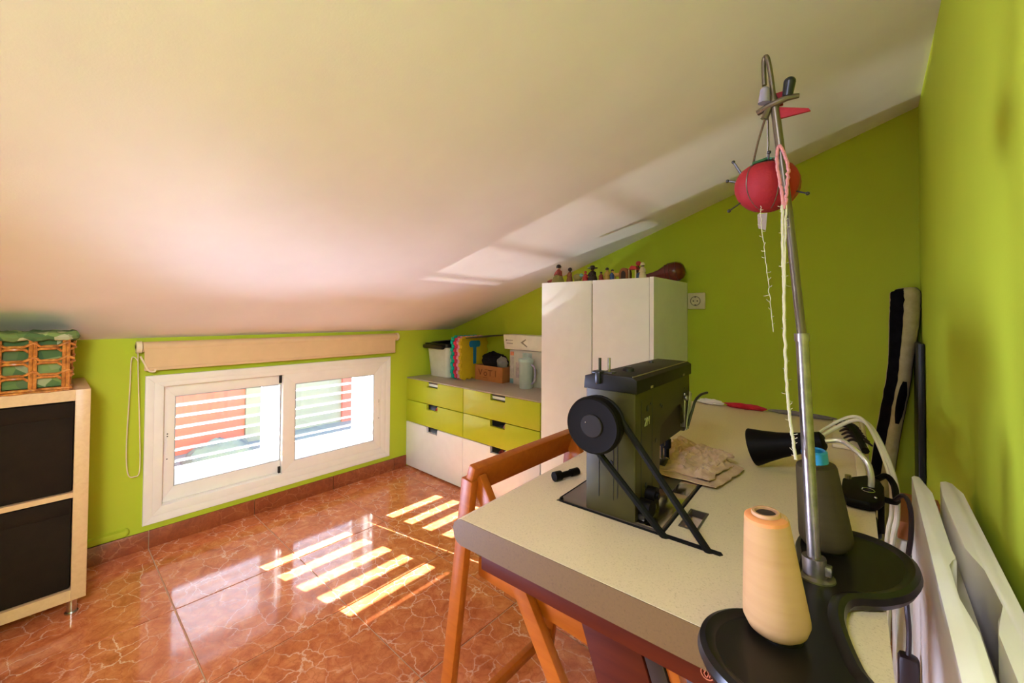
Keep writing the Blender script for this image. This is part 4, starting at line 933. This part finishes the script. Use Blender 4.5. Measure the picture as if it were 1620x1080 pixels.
for k in range(6):
    for sd in (-1, 1):
        b = MB(TM); v = 1.13 - 0.040 * k; u = 0.503 + 0.004 * k
        b.tube(smooth_path([(u, v, zc), (u + sd * 0.013, v - 0.004, zc + 0.003), (u + sd * 0.026, v - 0.010, zc - 0.005)], 3), [0.0045, .0043, .004, .0036, .0032, .0028, .002], 6); obj('tooth', b, m_dkbrown, t)

# ------------------------------------------------------------------ thread stand with cones
def lean_xf(x, y, z, t):
    """the whole stand leans a little to the left"""
    r = Vector((0.735, 0.678, 0)); u = (Vector((0, 0, 1)) - r * t).normalized()
    return frame_xf((x, y, z), r, u)
ZP = 0.790
st = thing('thread_stand', 'black figure-eight thread stand with a leaning metal pole at the near right table corner', 'thread stand', (2.455, -1.62, 0.78))
A = Vector((2.4475, -1.775)); ra = 0.0715
def arc(c, r, a0, a1, n):
    return [(c.x + r * math.cos(math.radians(a0 + (a1 - a0) * k / n)), c.y + r * math.sin(math.radians(a0 + (a1 - a0) * k / n))) for k in range(n + 1)]
out_ = arc(A, ra, 125, 395, 22) + [(2.494, -1.690), (2.489, -1.652), (2.495, -1.618), (2.520, -1.595), (2.543, -1.560), (2.556, -1.512), (2.555, -1.467), (2.540, -1.437), (2.515, -1.420), (2.485, -1.417), (2.455, -1.432), (2.433, -1.467), (2.427, -1.512), (2.433, -1.560), (2.430, -1.615), (2.420, -1.675)]
path2 = [Vector((p[0], p[1], 0)) for p in out_]
sp_ = smooth_path(path2 + [path2[0]], 3)[:-1]; poly = [(p.x, p.y) for p in sp_]
cen = Vector((2.462, -1.64))
def inset(poly, d):
    n = len(poly); o2 = []
    for i in range(n):
        p0, p1 = Vector(poly[i - 1]), Vector(poly[(i + 1) % n]); tn = (p1 - p0).normalized(); o2.append((poly[i][0] - tn.y * d, poly[i][1] + tn.x * d))
    return o2
b = MB(); lay = [(inset(poly, 0.010), ZP - 0.0195), (inset(poly, 0.003), ZP - 0.017), (poly, ZP - 0.010), (inset(poly, 0.002), ZP - 0.003), (inset(poly, 0.007), ZP), (inset(poly, 0.012), ZP - 0.001), (inset(poly, 0.016), ZP - 0.004)]
n = len(poly); V = [[b.bm.verts.new((p[0], p[1], z)) for p in L] for L, z in lay]
for a, c in zip(V, V[1:]):
    for i in range(n): b.bm.faces.new((a[i], a[(i + 1) % n], c[(i + 1) % n], c[i]))
b.bm.faces.new(V[-1]); b.bm.faces.new(V[0][::-1])
obj('base_plate', b, m_plate, st)
for cx_, cy_, tl in ((2.4378, -1.7345, 0.097), (2.4626, -1.4997, 0.13)):
    b = MB(); b.lathe([(0.022, -0.005), (0.022, 0.001), (0.010, 0.003), (0.007, 0.05), (0.0, 0.055)], xf=lean_xf(cx_, cy_, ZP, tl), seg=20); obj('cone_spike', b, m_plate, st)
PB = Vector((2.457, -1.592, ZP - 0.004)); P1 = Vector((2.4445, -1.588, 1.087)); P2 = Vector((2.416, -1.590, 1.400))
b = MB(); b.lathe([(0.0, -0.002), (0.021, -0.002), (0.0205, 0.002), (0.017, 0.003), (0, 0.003)], PB, 20); d_ = (P1 - PB).normalized(); b.cyl(PB, PB + d_ * 0.024, 0.0125, seg=16); b.box(PB.x + 0.004, PB.x + 0.017, PB.y - 0.006, PB.y + 0.006, PB.z + 0.006, PB.z + 0.018, bev=0.002); obj('pole_socket', b, m_polesteel, st)
b = MB(); b.cyl(PB, P1, 0.0070, seg=16); b.cyl(P1 - d_ * 0.008, P1 + d_ * 0.002, 0.0082, seg=16); obj('lower_pole', b, m_polesteel, st)
b = MB(); pts = smooth_path([P1, P1.lerp(P2, .5) + Vector((0.001, 0, 0)), P2, Vector((2.412, -1.590, 1.440)), Vector((2.4085, -1.590, 1.462)), Vector((2.4055, -1.588, 1.466)), Vector((2.4035, -1.587, 1.458)), Vector((2.4045, -1.587, 1.428))], 8)
rr = [0.0052 if p.z < 1.41 and i < 20 else 0.0030 for i, p in enumerate(pts)]; b.tube(pts, rr, 12); obj('hook_pole', b, m_wire, st)
b = MB(); q = P2 + Vector((0.003, 0, -0.005))
b.tube([q + Vector((-0.022, 0.0, -0.004)), q + Vector((-0.01, -0.004, -0.001)), q + Vector((0.012, -0.004, 0.004)), q + Vector((0.024, 0.0, 0.004))], [0.004, 0.0042, 0.0042, 0.003], 10); obj('cross_guide', b, m_wire, st)
b = MB(); b.tube([q + Vector((-0.014, -0.003, 0.006)), q + Vector((-0.013, -0.003, 0.022))], [0.0075, 0.006], 12); b.ball(q + Vector((-0.013, -0.003, 0.022)), 0.006); lab(obj('grey_cap', b, M('mauve_grey_rubber', (0.20, 0.17, 0.18), 0.6), st), 'grey rubber cap on the guide')
b = MB(); b.tube([q + Vector((0.012, -0.003, 0.006)), q + Vector((0.0145, -0.003, 0.024))], [0.006, 0.007], 12); b.ball(q + Vector((0.0145, -0.003, 0.024)), 0.007); lab(obj('black_cap', b, m_black, st), 'black rubber cap on the guide')
b = MB(); b.prism([(q.x + 0.002, q.z - 0.004), (q.x + 0.034, q.z - 0.016), (q.x + 0.036, q.z - 0.020), (q.x + 0.002, q.z - 0.020)], q.y - 0.002, q.y + 0.003, 'y', bev=0.001); b.box(q.x - 0.004, q.x + 0.006, q.y + .004, q.y + 0.008, q.z, q.z + 0.018); lab(obj('red_tag', b, m_tomato, st), 'red pointed tag under the guide')
# cones
def cone(name, c, zb, h, r0, r1, mat, label, capm, tl, cat='thread cone'):
    t = thing(name, label, cat, (c[0], c[1], zb)); xf = lean_xf(c[0], c[1], zb, tl)
    b = MB(); b.lathe([(0.0, 0.0), (r0 * 0.74, 0.0), (r0 * 0.90, h * 0.035), (r0, h * 0.10), (r0 * 1.0, h * 0.14), (r1 * 1.01, h * 0.93), (r1 * .96, h * 0.955), (r1 * 0.80, h * 0.97), (0.0, h * 0.97)], xf=xf, seg=40); obj('wound_thread', b, mat, t)
    b = MB(); b.lathe([(r1 * .50, h * 0.80), (r1 * .66, h * 0.80), (r1 * .66, h * 0.985), (r1 * .62, h), (r1 * .50, h), (r1 * .46, h * .985), (r1 * .46, h * 0.80), (r1 * .50, h * 0.80)], xf=xf, seg=28); obj('tube_rim', b, capm, t)
    return t, xf
t, xf = cone('thread_cone', (2.4378, -1.7345), ZP - 0.0005, 0.1204, 0.0293, 0.0197, m_cone, 'tall cream thread cone standing on the near lobe of the stand', m_card, 0.097)
b = MB(); b.lathe([(0.0199, 0.1118), (0.0194, 0.1152), (0.0160, 0.1172), (0.0132, 0.1172)], xf=xf, seg=36, a0=math.radians(70), a1=math.radians(310)); obj('orange_edge', b, m_orangecap, t)
b = MB(); b.cyl(xf @ Vector((0, 0, 0.05)), xf @ Vector((0, 0, 0.1182)), 0.0088, seg=20); obj('tube_bore', b, m_dkbrown, t)
t, xf = cone('thread_cone', (2.4626, -1.4997), ZP - 0.0005, 0.1187, 0.0306, 0.0233, m_cone2, 'dark khaki thread cone with a blue top behind the pole', m_cone2, 0.13)
b = MB(); b.lathe([(0.010, 0.116), (0.010, 0.132), (0.0125, 0.134), (0.0150, 0.132), (0.0150, 0.114), (0.010, 0.114)], xf=xf, seg=24); obj('blue_cap', b, m_blue, t)
# tomato pin cushion hanging from the guide
pc = thing('pin_cushion', 'red tomato pin cushion hanging from the thread stand pole', 'pin cushion', (2.403, -1.555, 1.26))
c = Vector((2.402, -1.556, 1.297)); b = MB(); k = 14; seg = 40; rows = []
for i in range(k + 1):
    th_ = PI * i / k; row = []
    for j in range(seg):
        ph = 2 * PI * j / seg; g_ = 1 - 0.07 * (abs(math.cos(ph * 3)) ** 12) * math.sin(th_)
        dent = 1 - 0.35 * math.exp(-(th_ / 0.5) ** 2)
        row.append(b.bm.verts.new(c + Vector((math.sin(th_) * math.cos(ph) * 0.0405 * g_, math.sin(th_) * math.sin(ph) * 0.0405 * g_, math.cos(th_) * 0.0375 * dent))))
    rows.append(row)
for i in range(k):
    for j in range(seg): b.bm.faces.new((rows[i][j], rows[i + 1][j], rows[i + 1][(j + 1) % seg], rows[i][(j + 1) % seg]))
bmesh.ops.remove_doubles(b.bm, verts=b.bm.verts, dist=1e-6); obj('cushion', b, m_tomato, pc)
b = MB()
for s3 in range(6):
    ph = PI / 6 + s3 * PI / 3 + 0.0
    ph = s3 * PI / 3
    b.tube([c + Vector((math.sin(q2) * math.cos(ph) * 0.0382, math.sin(q2) * math.sin(ph) * 0.0382, math.cos(q2) * 0.0372)) for q2 in [0.35 + (PI - 0.7) * m_ / 12 for m_ in range(13)]], 0.0009, 6)
obj('segment_cord', b, m_wire, pc)
b = MB()
for s3 in range(5):
    ph = s3 * 2 * PI / 5 + 0.5; d2 = Vector((math.cos(ph), math.sin(ph), 0)); e2 = Vector((-d2.y, d2.x, 0)); ct = c + Vector((0, 0, 0.028))
    p = [ct + Vector((0, 0, 0.007)), ct + d2 * 0.011 + e2 * 0.008 + Vector((0, 0, 0.009)), ct + d2 * 0.030 + Vector((0, 0, 0.0015)), ct + d2 * 0.011 - e2 * 0.008 + Vector((0, 0, 0.009))]
    b._add([tuple(v) for v in p] + [tuple(v - Vector((0, 0, 0.003))) for v in p], [(0, 1, 2, 3), (7, 6, 5, 4), (0, 4, 5, 1), (1, 5, 6, 2), (2, 6, 7, 3), (3, 7, 4, 0)])
obj('leaf_crown', b, m_leaf, pc)
b = MB(); hk = q + Vector((-0.012, -0.003, -0.012))
b.tube([hk, hk.lerp(c + Vector((-0.016, 0, 0.032)), .5) + Vector((-0.002, 0, 0)), c + Vector((-0.016, -0.006, 0.033))], 0.0014, 6); b.tube([hk + Vector((0.002, 0, 0)), hk.lerp(c + Vector((0.002, 0, 0.033)), .6) + Vector((0.001, 0, 0)), c + Vector((0.001, -0.004, 0.034))], 0.0014, 6); b.tube([hk + Vector((-0.002, 0, -0.004)), hk + Vector((0.004, 0, 0.010))], [0.005, 0.004], 8); obj('hanging_cord', b, m_wire, pc)
for i, (d0, L) in enumerate((((-0.80, 0.1, 0.62), 0.026), ((-0.93, -0.1, 0.32), 0.012), ((-0.82, -0.3, -0.62), 0.018), ((0.9, -0.2, -0.45), 0.014), ((0.15, -0.6, 0.85), 0.01))):
    d3 = Vector(d0).normalized(); b = MB(); p0 = c + Vector((d3.x * 0.040, d3.y * 0.040, d3.z * 0.037)); dd = d3 if i else Vector((-0.45, 0, 0.9)).normalized()
    b.tube([p0 - dd * 0.008, p0 + dd * L], 0.0011 if i else 0.0016, 6); b.ball(p0 + dd * L, 0.0026, seg=10); obj('pin', b, m_darksteel, pc)
b = MB(); b.prism([(2.393, 1.236), (2.402, 1.232), (2.404, 1.256), (2.392, 1.256)], -1.566, -1.565, 'y'); lab(obj('paper_tag', b, M('grey_tag', (0.24, 0.18, 0.13), 0.7), pc), 'small grey tag under the cushion')
# loose yarn down from the cushion
def yarn(pts, r, seed, fuzz=True, n=10):
    b = MB(); P_ = smooth_path(pts, n)
    P_ = [p + Vector((noise.noise((i * .6, seed, 0)), noise.noise((i * .6, seed, 4)), 0)) * 0.0016 for i, p in enumerate(P_)]
    b.tube(P_, [r * (1 + 0.3 * noise.noise((i * .9, seed, 8))) for i in range(len(P_))], 7)
    if fuzz:
        for i in range(2, len(P_) - 2, 2):
            a_ = random.random() * 6.28; d4 = Vector((math.cos(a_), math.sin(a_) * .5, random.uniform(-.5, .5))) * random.uniform(0.003, 0.008); b.tube([P_[i], P_[i] + d4 * .6, P_[i] + d4 + Vector((0, 0, 0.001))], 0.0004, 4)
    return b
ya = thing('yarn_strand', 'fuzzy cream yarn hanging from the pin cushion along the pole', 'yarn', (2.425, -1.60, 0.93))
obj('cream_strand', yarn([(2.4265, -1.603, 1.262), (2.4265, -1.603, 1.22), (2.4275, -1.603, 1.15), (2.4285, -1.603, 1.08), (2.4305, -1.603, 1.02), (2.433, -1.603, 0.985), (2.4365, -1.604, 0.955), (2.4395, -1.605, 0.93)], 0.0018, 1.0), m_string, ya)
obj('cream_strand', yarn([(2.4305, -1.602, 1.262), (2.429, -1.603, 1.20), (2.4285, -1.604, 1.14)], 0.0014, 2.0), m_string, ya)
lab(obj('pink_loop', yarn([(2.4285, -1.603, 1.250), (2.424, -1.602, 1.285), (2.4205, -1.600, 1.310), (2.4205, -1.598, 1.330), (2.4235, -1.598, 1.336), (2.4285, -1.600, 1.322), (2.4325, -1.602, 1.305), (2.4315, -1.603, 1.28), (2.430, -1.603, 1.255)], 0.0020, 3.0, False), m_pinkstring, ya), 'pink loop of wool at the top of the strand')
b = yarn([(2.400, -1.590, 1.262), (2.401, -1.590, 1.235), (2.4055, -1.590, 1.19), (2.410, -1.590, 1.14), (2.414, -1.590, 1.09)], 0.0005, 5.0, True); tag(obj('loose_thread', b, m_string), 'thin loose thread dangling left of the cream yarn', 'thread')

# ------------------------------------------------------------------ clip-on lamp
lp = thing('clip_lamp', 'black clip-on lamp with a cream gooseneck, clamped to the right table edge', 'lamp', (2.52, -1.20, TOP))
a0 = Vector((2.308, -1.150, 0.812)); a1 = Vector((2.436, -1.150, 0.852)); dx = (a1 - a0).normalized()
xf = frame_xf(a0, (0, 0, 1), dx); L = (a1 - a0).length
b = MB(); b.lathe([(0.0385, 0.002), (0.0400, 0.0), (0.0410, 0.002), (0.033, L * 0.22), (0.0265, L * 0.42), (0.0225, L * 0.62), (0.0210, L * 0.80), (0.0200, L * 0.98), (0.012, L * 1.02), (0, L * 1.02)], xf=xf, seg=32); b.lathe([(0.0385, 0.002), (0.031, L * 0.22), (0.024, L * 0.45), (0.0, L * 0.5)], xf=xf, seg=32); obj('lamp_shade', b, m_blacksatin, lp)
b = MB(); b.tube(smooth_path([a1 - dx * 0.004, a1 + Vector((0.025, 0.004, 0.006)), Vector((2.480, -1.160, 0.852)), Vector((2.502, -1.175, 0.832)), Vector((2.508, -1.180, 0.808)), Vector((2.508, -1.182, 0.788))], 10), 0.0052, 12); obj('gooseneck', b, m_goose, lp)
xfc = frame_xf((2.500, -1.200, 0.776), (1, 0, 0), (0.0, 0.0, 1.0))
jaw = [(-0.034, 0.040), (0.000, 0.092), (0.020, 0.078), (0.026, 0.030), (0.026, -0.030), (0.018, -0.062), (0.006, -0.074), (-0.024, -0.076), (-0.034, -0.050)]
b = MB(); b.prism(jaw, -0.003, 0.013, 'z', xfc, bev=0.004); obj('upper_jaw', b, m_blacksatin, lp)
b = MB(); b.prism([(p[0] - 0.004, p[1] * 0.7) for p in jaw], -0.066, -0.054, 'z', xfc, bev=0.003); b.box(0.017, 0.026, -0.012, 0.012, -0.060, 0.0, xfc, bev=0.002); obj('lower_jaw', b, m_blacksatin, lp)
b = MB(); b.tube(smooth_path([xfc @ Vector(p) for p in ((0.016, 0.085, 0.010), (0.030, 0.100, 0.016), (0.040, 0.080, 0.008), (0.042, 0.030, 0.002), (0.040, 0.000, 0.000), (0.022, -0.012, 0.004))], 6), 0.0055, 8); obj('handle_loop', b, m_blacksatin, lp)
b = MB(); b.cyl(xfc @ Vector((-0.026, 0.040, 0.012)), xfc @ Vector((-0.026, 0.040, 0.020)), 0.005, seg=10); obj('clamp_screw', b, M('brass', (0.30, 0.22, 0.08), 0.3, 0.8), lp)
b = MB(); b.tube([xfc @ Vector((0.004 + 0.009 * math.cos(a_), -0.010 + 0.012 * math.sin(a_), 0.0135)) for a_ in [k_ * PI / 8 for k_ in range(17)]], 0.0009, 5); b.ball(xfc @ Vector((0.014, -0.045, 0.0135)), 0.0026); obj('jaw_rivet', b, m_chrome, lp)
b = MB(); b.tube(smooth_path([(2.540, -1.212, 0.784), (2.549, -1.24, 0.803), (2.556, -1.25, 0.793), (2.558, -1.255, 0.762), (2.5545, -1.27, 0.725), (2.5475, -1.29, 0.69), (2.550, -1.30, 0.64), (2.552, -1.30, 0.605), (2.551, -1.30, 0.565)], 8), 0.0034, 8); obj('power_cord', b, m_dkbrown, lp)
b = MB(); b.box(2.5385, 2.5640, -1.312, -1.288, 0.440, 0.568, bev=0.007); b.tube([(2.551, -1.30, 0.445), (2.550, -1.29, 0.20), (2.548, -1.28, 0.0)], 0.0034, 8); obj('inline_switch', b, m_dkbrown, lp)
# cream cables over the table edge
for i, (off, lb) in enumerate((((0, 0, 0), 'cream cable arching over the right table edge, outer one of two'), ((-0.008, 0.010, 0.006), 'cream cable arching over the right table edge, inner one of two'))):
    o3 = Vector(off); b = MB()
    b.tube(smooth_path([Vector(p) + o3 for p in ((2.400, -0.83, 0.778), (2.430, -0.77, 0.80), (2.470, -0.78, 0.833), (2.500, -0.85, 0.845), (2.5245, -0.96, 0.822), (2.545, -1.02, 0.76), (2.548, -1.00, 0.68), (2.540, -0.98, 0.60), (2.53, -0.97, 0.35))], 8), 0.0050 - 0.001 * i, 8)
    tag(obj('cream_cable', b, m_cable), lb, 'cable')

# ------------------------------------------------------------------ along the right wall
t = thing('radiator', 'cream white radiator of two upright panels with a notched gap along the right wall', 'radiator', (2.595, -1.5, 0.0))
b = MB(); b.prism([(2.566, -2.02), (2.588, -2.02), (2.588, -1.62), (2.581, -1.56), (2.581, -1.475), (2.5845, -1.455), (2.5895, -1.452), (2.5895, -1.440), (2.588, -1.425), (2.588, -1.180), (2.578, -1.092), (2.570, -1.086), (2.566, -1.098)], 0.18, 0.800, 'z', bev=0.0015); obj('front_panel', b, m_slab, t)
b = MB(); b.prism([(2.606, -2.02), (2.628, -2.02), (2.628, -1.145), (2.620, -1.092), (2.612, -1.084), (2.604, -1.095), (2.600, -1.18), (2.6005, -1.40), (2.606, -1.43), (2.613, -1.46), (2.615, -1.545), (2.611, -1.565), (2.605, -1.58), (2.6015, -1.61), (2.6015, -2.02)], 0.18, 0.800, 'z', bev=0.0015); obj('back_panel', b, m_slab, t)
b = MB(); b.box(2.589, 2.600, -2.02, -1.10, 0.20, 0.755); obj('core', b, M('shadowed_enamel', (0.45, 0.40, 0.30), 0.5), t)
b = MB()
for y in (-1.95, -1.2): b.box(2.58, 2.62, y, y + 0.03, 0.0, 0.19)
obj('feet', b, m_slab, t)
b = MB()
for y in (-1.92, -1.22): b.box(2.627, 2.6445, y, y + 0.03, 0.60, 0.70)
obj('wall_bracket', b, m_slab, t)
# printed white box between table and wall
t = thing('white_label_box', 'white box with a green printed mark standing in the gap between table and wall', 'box', (2.585, -0.62, 0.0))
b = MB(); b.box(2.545, 2.632, -0.95, -0.72, 0.0, 0.615, bev=0.003); obj('box_body', b, m_whitecard, t)
b = MB(); b.box(2.562, 2.572, -0.9512, -0.949, 0.575, 0.588); b.box(2.577, 2.587, -0.9512, -0.949, 0.573, 0.586); b.box(2.575, 2.610, -0.9512, -0.949, 0.545, 0.550); lab(obj('green_print', b, M('green_ink', (0.02, 0.07, 0.02), 0.6), t), 'green printed marks')
tag(obj('orange_carton', MB().box(2.550, 2.630, -0.945, -0.73, 0.6155, 0.655, bev=0.002), M('orange_brown_card', (0.34, 0.11, 0.03), 0.7)), 'flat orange-brown carton on top of the white label box', 'box')
# long plush snake in the corner
sn = thing('draught_snake', 'long black and cream stuffed cloth snake leaning in the corner', 'stuffed toy', (2.47, -0.12, 0.0))
spine = smooth_path([(2.49, -0.165, 0.0), (2.512, -0.130, 0.30), (2.545, -0.092, 0.62), (2.578, -0.066, 0.85), (2.592, -0.056, 1.00), (2.600, -0.052, 1.12), (2.602, -0.052, 1.20), (2.600, -0.052, 1.222)], 8)
rad = [0.034 + 0.003 * noise.noise((i * .35, 0, 0)) for i in range(len(spine))]
for i in range(len(spine)):
    z = spine[i].z
    rad[i] = 0.034 + 0.008 * min(1, max(0, (z - 0.95) / 0.15)) + 0.002 * noise.noise((i * .8, 1, 0))
    if z > 1.20: rad[i] = 0.042 * math.sqrt(max(0.08, 1 - ((z - 1.20) / 0.024) ** 2))
b = MB(); b.tube(spine, rad, 20); obj('plush_body', b, m_creamplush, sn)
def strip(a0, a1, i0, i1, lift, wav=0.0, oval=False):
    b = MB(); prev = None; view = Vector((-0.05, -1, 0)).normalized()
    for i in range(i0, i1 + 1):
        p = spine[i]; tdir = (spine[min(i + 1, len(spine) - 1)] - spine[max(i - 1, 0)]).normalized()
        n0 = (view - tdir * view.dot(tdir)).normalized(); b0 = tdir.cross(n0); w = wav * noise.noise((i * .5, 3, 0)); sc_ = max(0.25, math.sqrt(max(0, 1 - ((i - (i0 + i1) / 2) / ((i1 - i0) / 2 + .3)) ** 2))) if oval else 1.0; am = (a0 + a1) / 2; b0_, b1_ = am + (a0 - am) * sc_, am + (a1 - am) * sc_
        row = [b.bm.verts.new(p + (n0 * math.cos(b0_ + (b1_ - b0_) * k / 6 + w) + b0 * math.sin(b0_ + (b1_ - b0_) * k / 6 + w)) * (rad[i] + lift)) for k in range(7)]
        if prev:
            for k in range(6): b.bm.faces.new((prev[k], prev[k + 1], row[k + 1], row[k]))
        prev = row
    r = bmesh.ops.solidify(b.bm, geom=list(b.bm.faces), thickness=0.003)
    return b
nS = len(spine) - 2
lab(obj('black_stripe', strip(-1.15, -0.05, 0, nS, 0.0012, 0.15), m_blackcloth, sn), 'black stripe along the snake')
lab(obj('black_patch', strip(0.15, 1.0, 19, 25, 0.0012, 0.0, True), m_blackcloth, sn), 'black oval patch')
lab(obj('black_back_stripe', strip(1.35, 2.3, 0, nS, 0.0012, 0.1), m_blackcloth, sn), 'black stripe on the wall side')
tag(obj('dark_slab', MB().box(2.626, 2.642, -0.20, -0.004, 0.0, 1.02, bev=0.002), m_black), 'narrow black slab standing on end in the corner behind the cloth snake', 'board')  # plain narrow black slab, upright in the corner

# ------------------------------------------------------------------ folding chair
ch = thing('folding_chair', 'orange-brown wooden folding chair pushed under the left side of the table', 'chair', (2.0, -1.34, 0.0))
yn, yf_ = -1.560, -1.130; RT = 0.745; RXx = 1.818
b = MB(); xf = Matrix.Translation((RXx, 0, RT - 0.022)) @ Matrix.Rotation(math.radians(18), 4, 'Y')
b.box(-0.011, 0.011, yn - 0.016, yf_ + 0.016, -0.036, 0.036, xf, bev=0.004); obj('top_rail', b, m_chair, ch)
for y in (yn, yf_):
    b = MB(); b.bar((RXx + 0.004, y + (0.012 if y == yn else -0.012), RT - 0.02), (2.300, y + (0.012 if y == yn else -0.012), 0.0), 0.022, 0.038, up=(1, 0, 0.5), bev=0.003); obj('front_leg', b, m_chair, ch)
for y in (yn, yf_):
    b = MB(); b.bar((RXx - 0.002, y - (0.010 if y == yn else -0.010), RT - 0.02), (1.722, y - (0.010 if y == yn else -0.010), 0.0), 0.022, 0.036, up=(1, 0, 0), bev=0.003); obj('rear_leg', b, m_chair, ch)
b = MB(); b.bar((1.737, yn, 0.085), (1.737, yf_, 0.085), 0.018, 0.032, bev=0.003); obj('rear_stretcher', b, m_chair, ch)
b = MB(); b.bar((2.235, yn, 0.10), (2.235, yf_, 0.10), 0.018, 0.032, bev=0.003); obj('front_stretcher', b, m_chair, ch)
for y in (yn + 0.035, yf_ - 0.035):
    b = MB(); b.bar((1.812, y, 0.505), (2.180, y, 0.497), 0.022, 0.044, bev=0.003); obj('seat_rail', b, m_chair, ch)
for k in range(6):
    b = MB(); xx = 1.835 + 0.066 * k; b.box(xx, xx + 0.056, yn + 0.05, yf_ - 0.05, 0.519, 0.533, bev=0.003); obj('seat_slat', b, m_chair, ch)
b = MB(); b.cyl((1.816, yn + 0.028, 0.545), (1.816, yf_ - 0.028, 0.545), 0.011, seg=14); obj('pivot_rod', b, m_chair, ch)
b = MB()
for y in (yn + 0.022, yf_ - 0.028): b.cyl((1.816, y, 0.545), (1.816, y + 0.006, 0.545), 0.0135, seg=14)
obj('pivot_cap', b, M('brass_bolt', (0.35, 0.32, 0.18), 0.35, 0.8), ch)
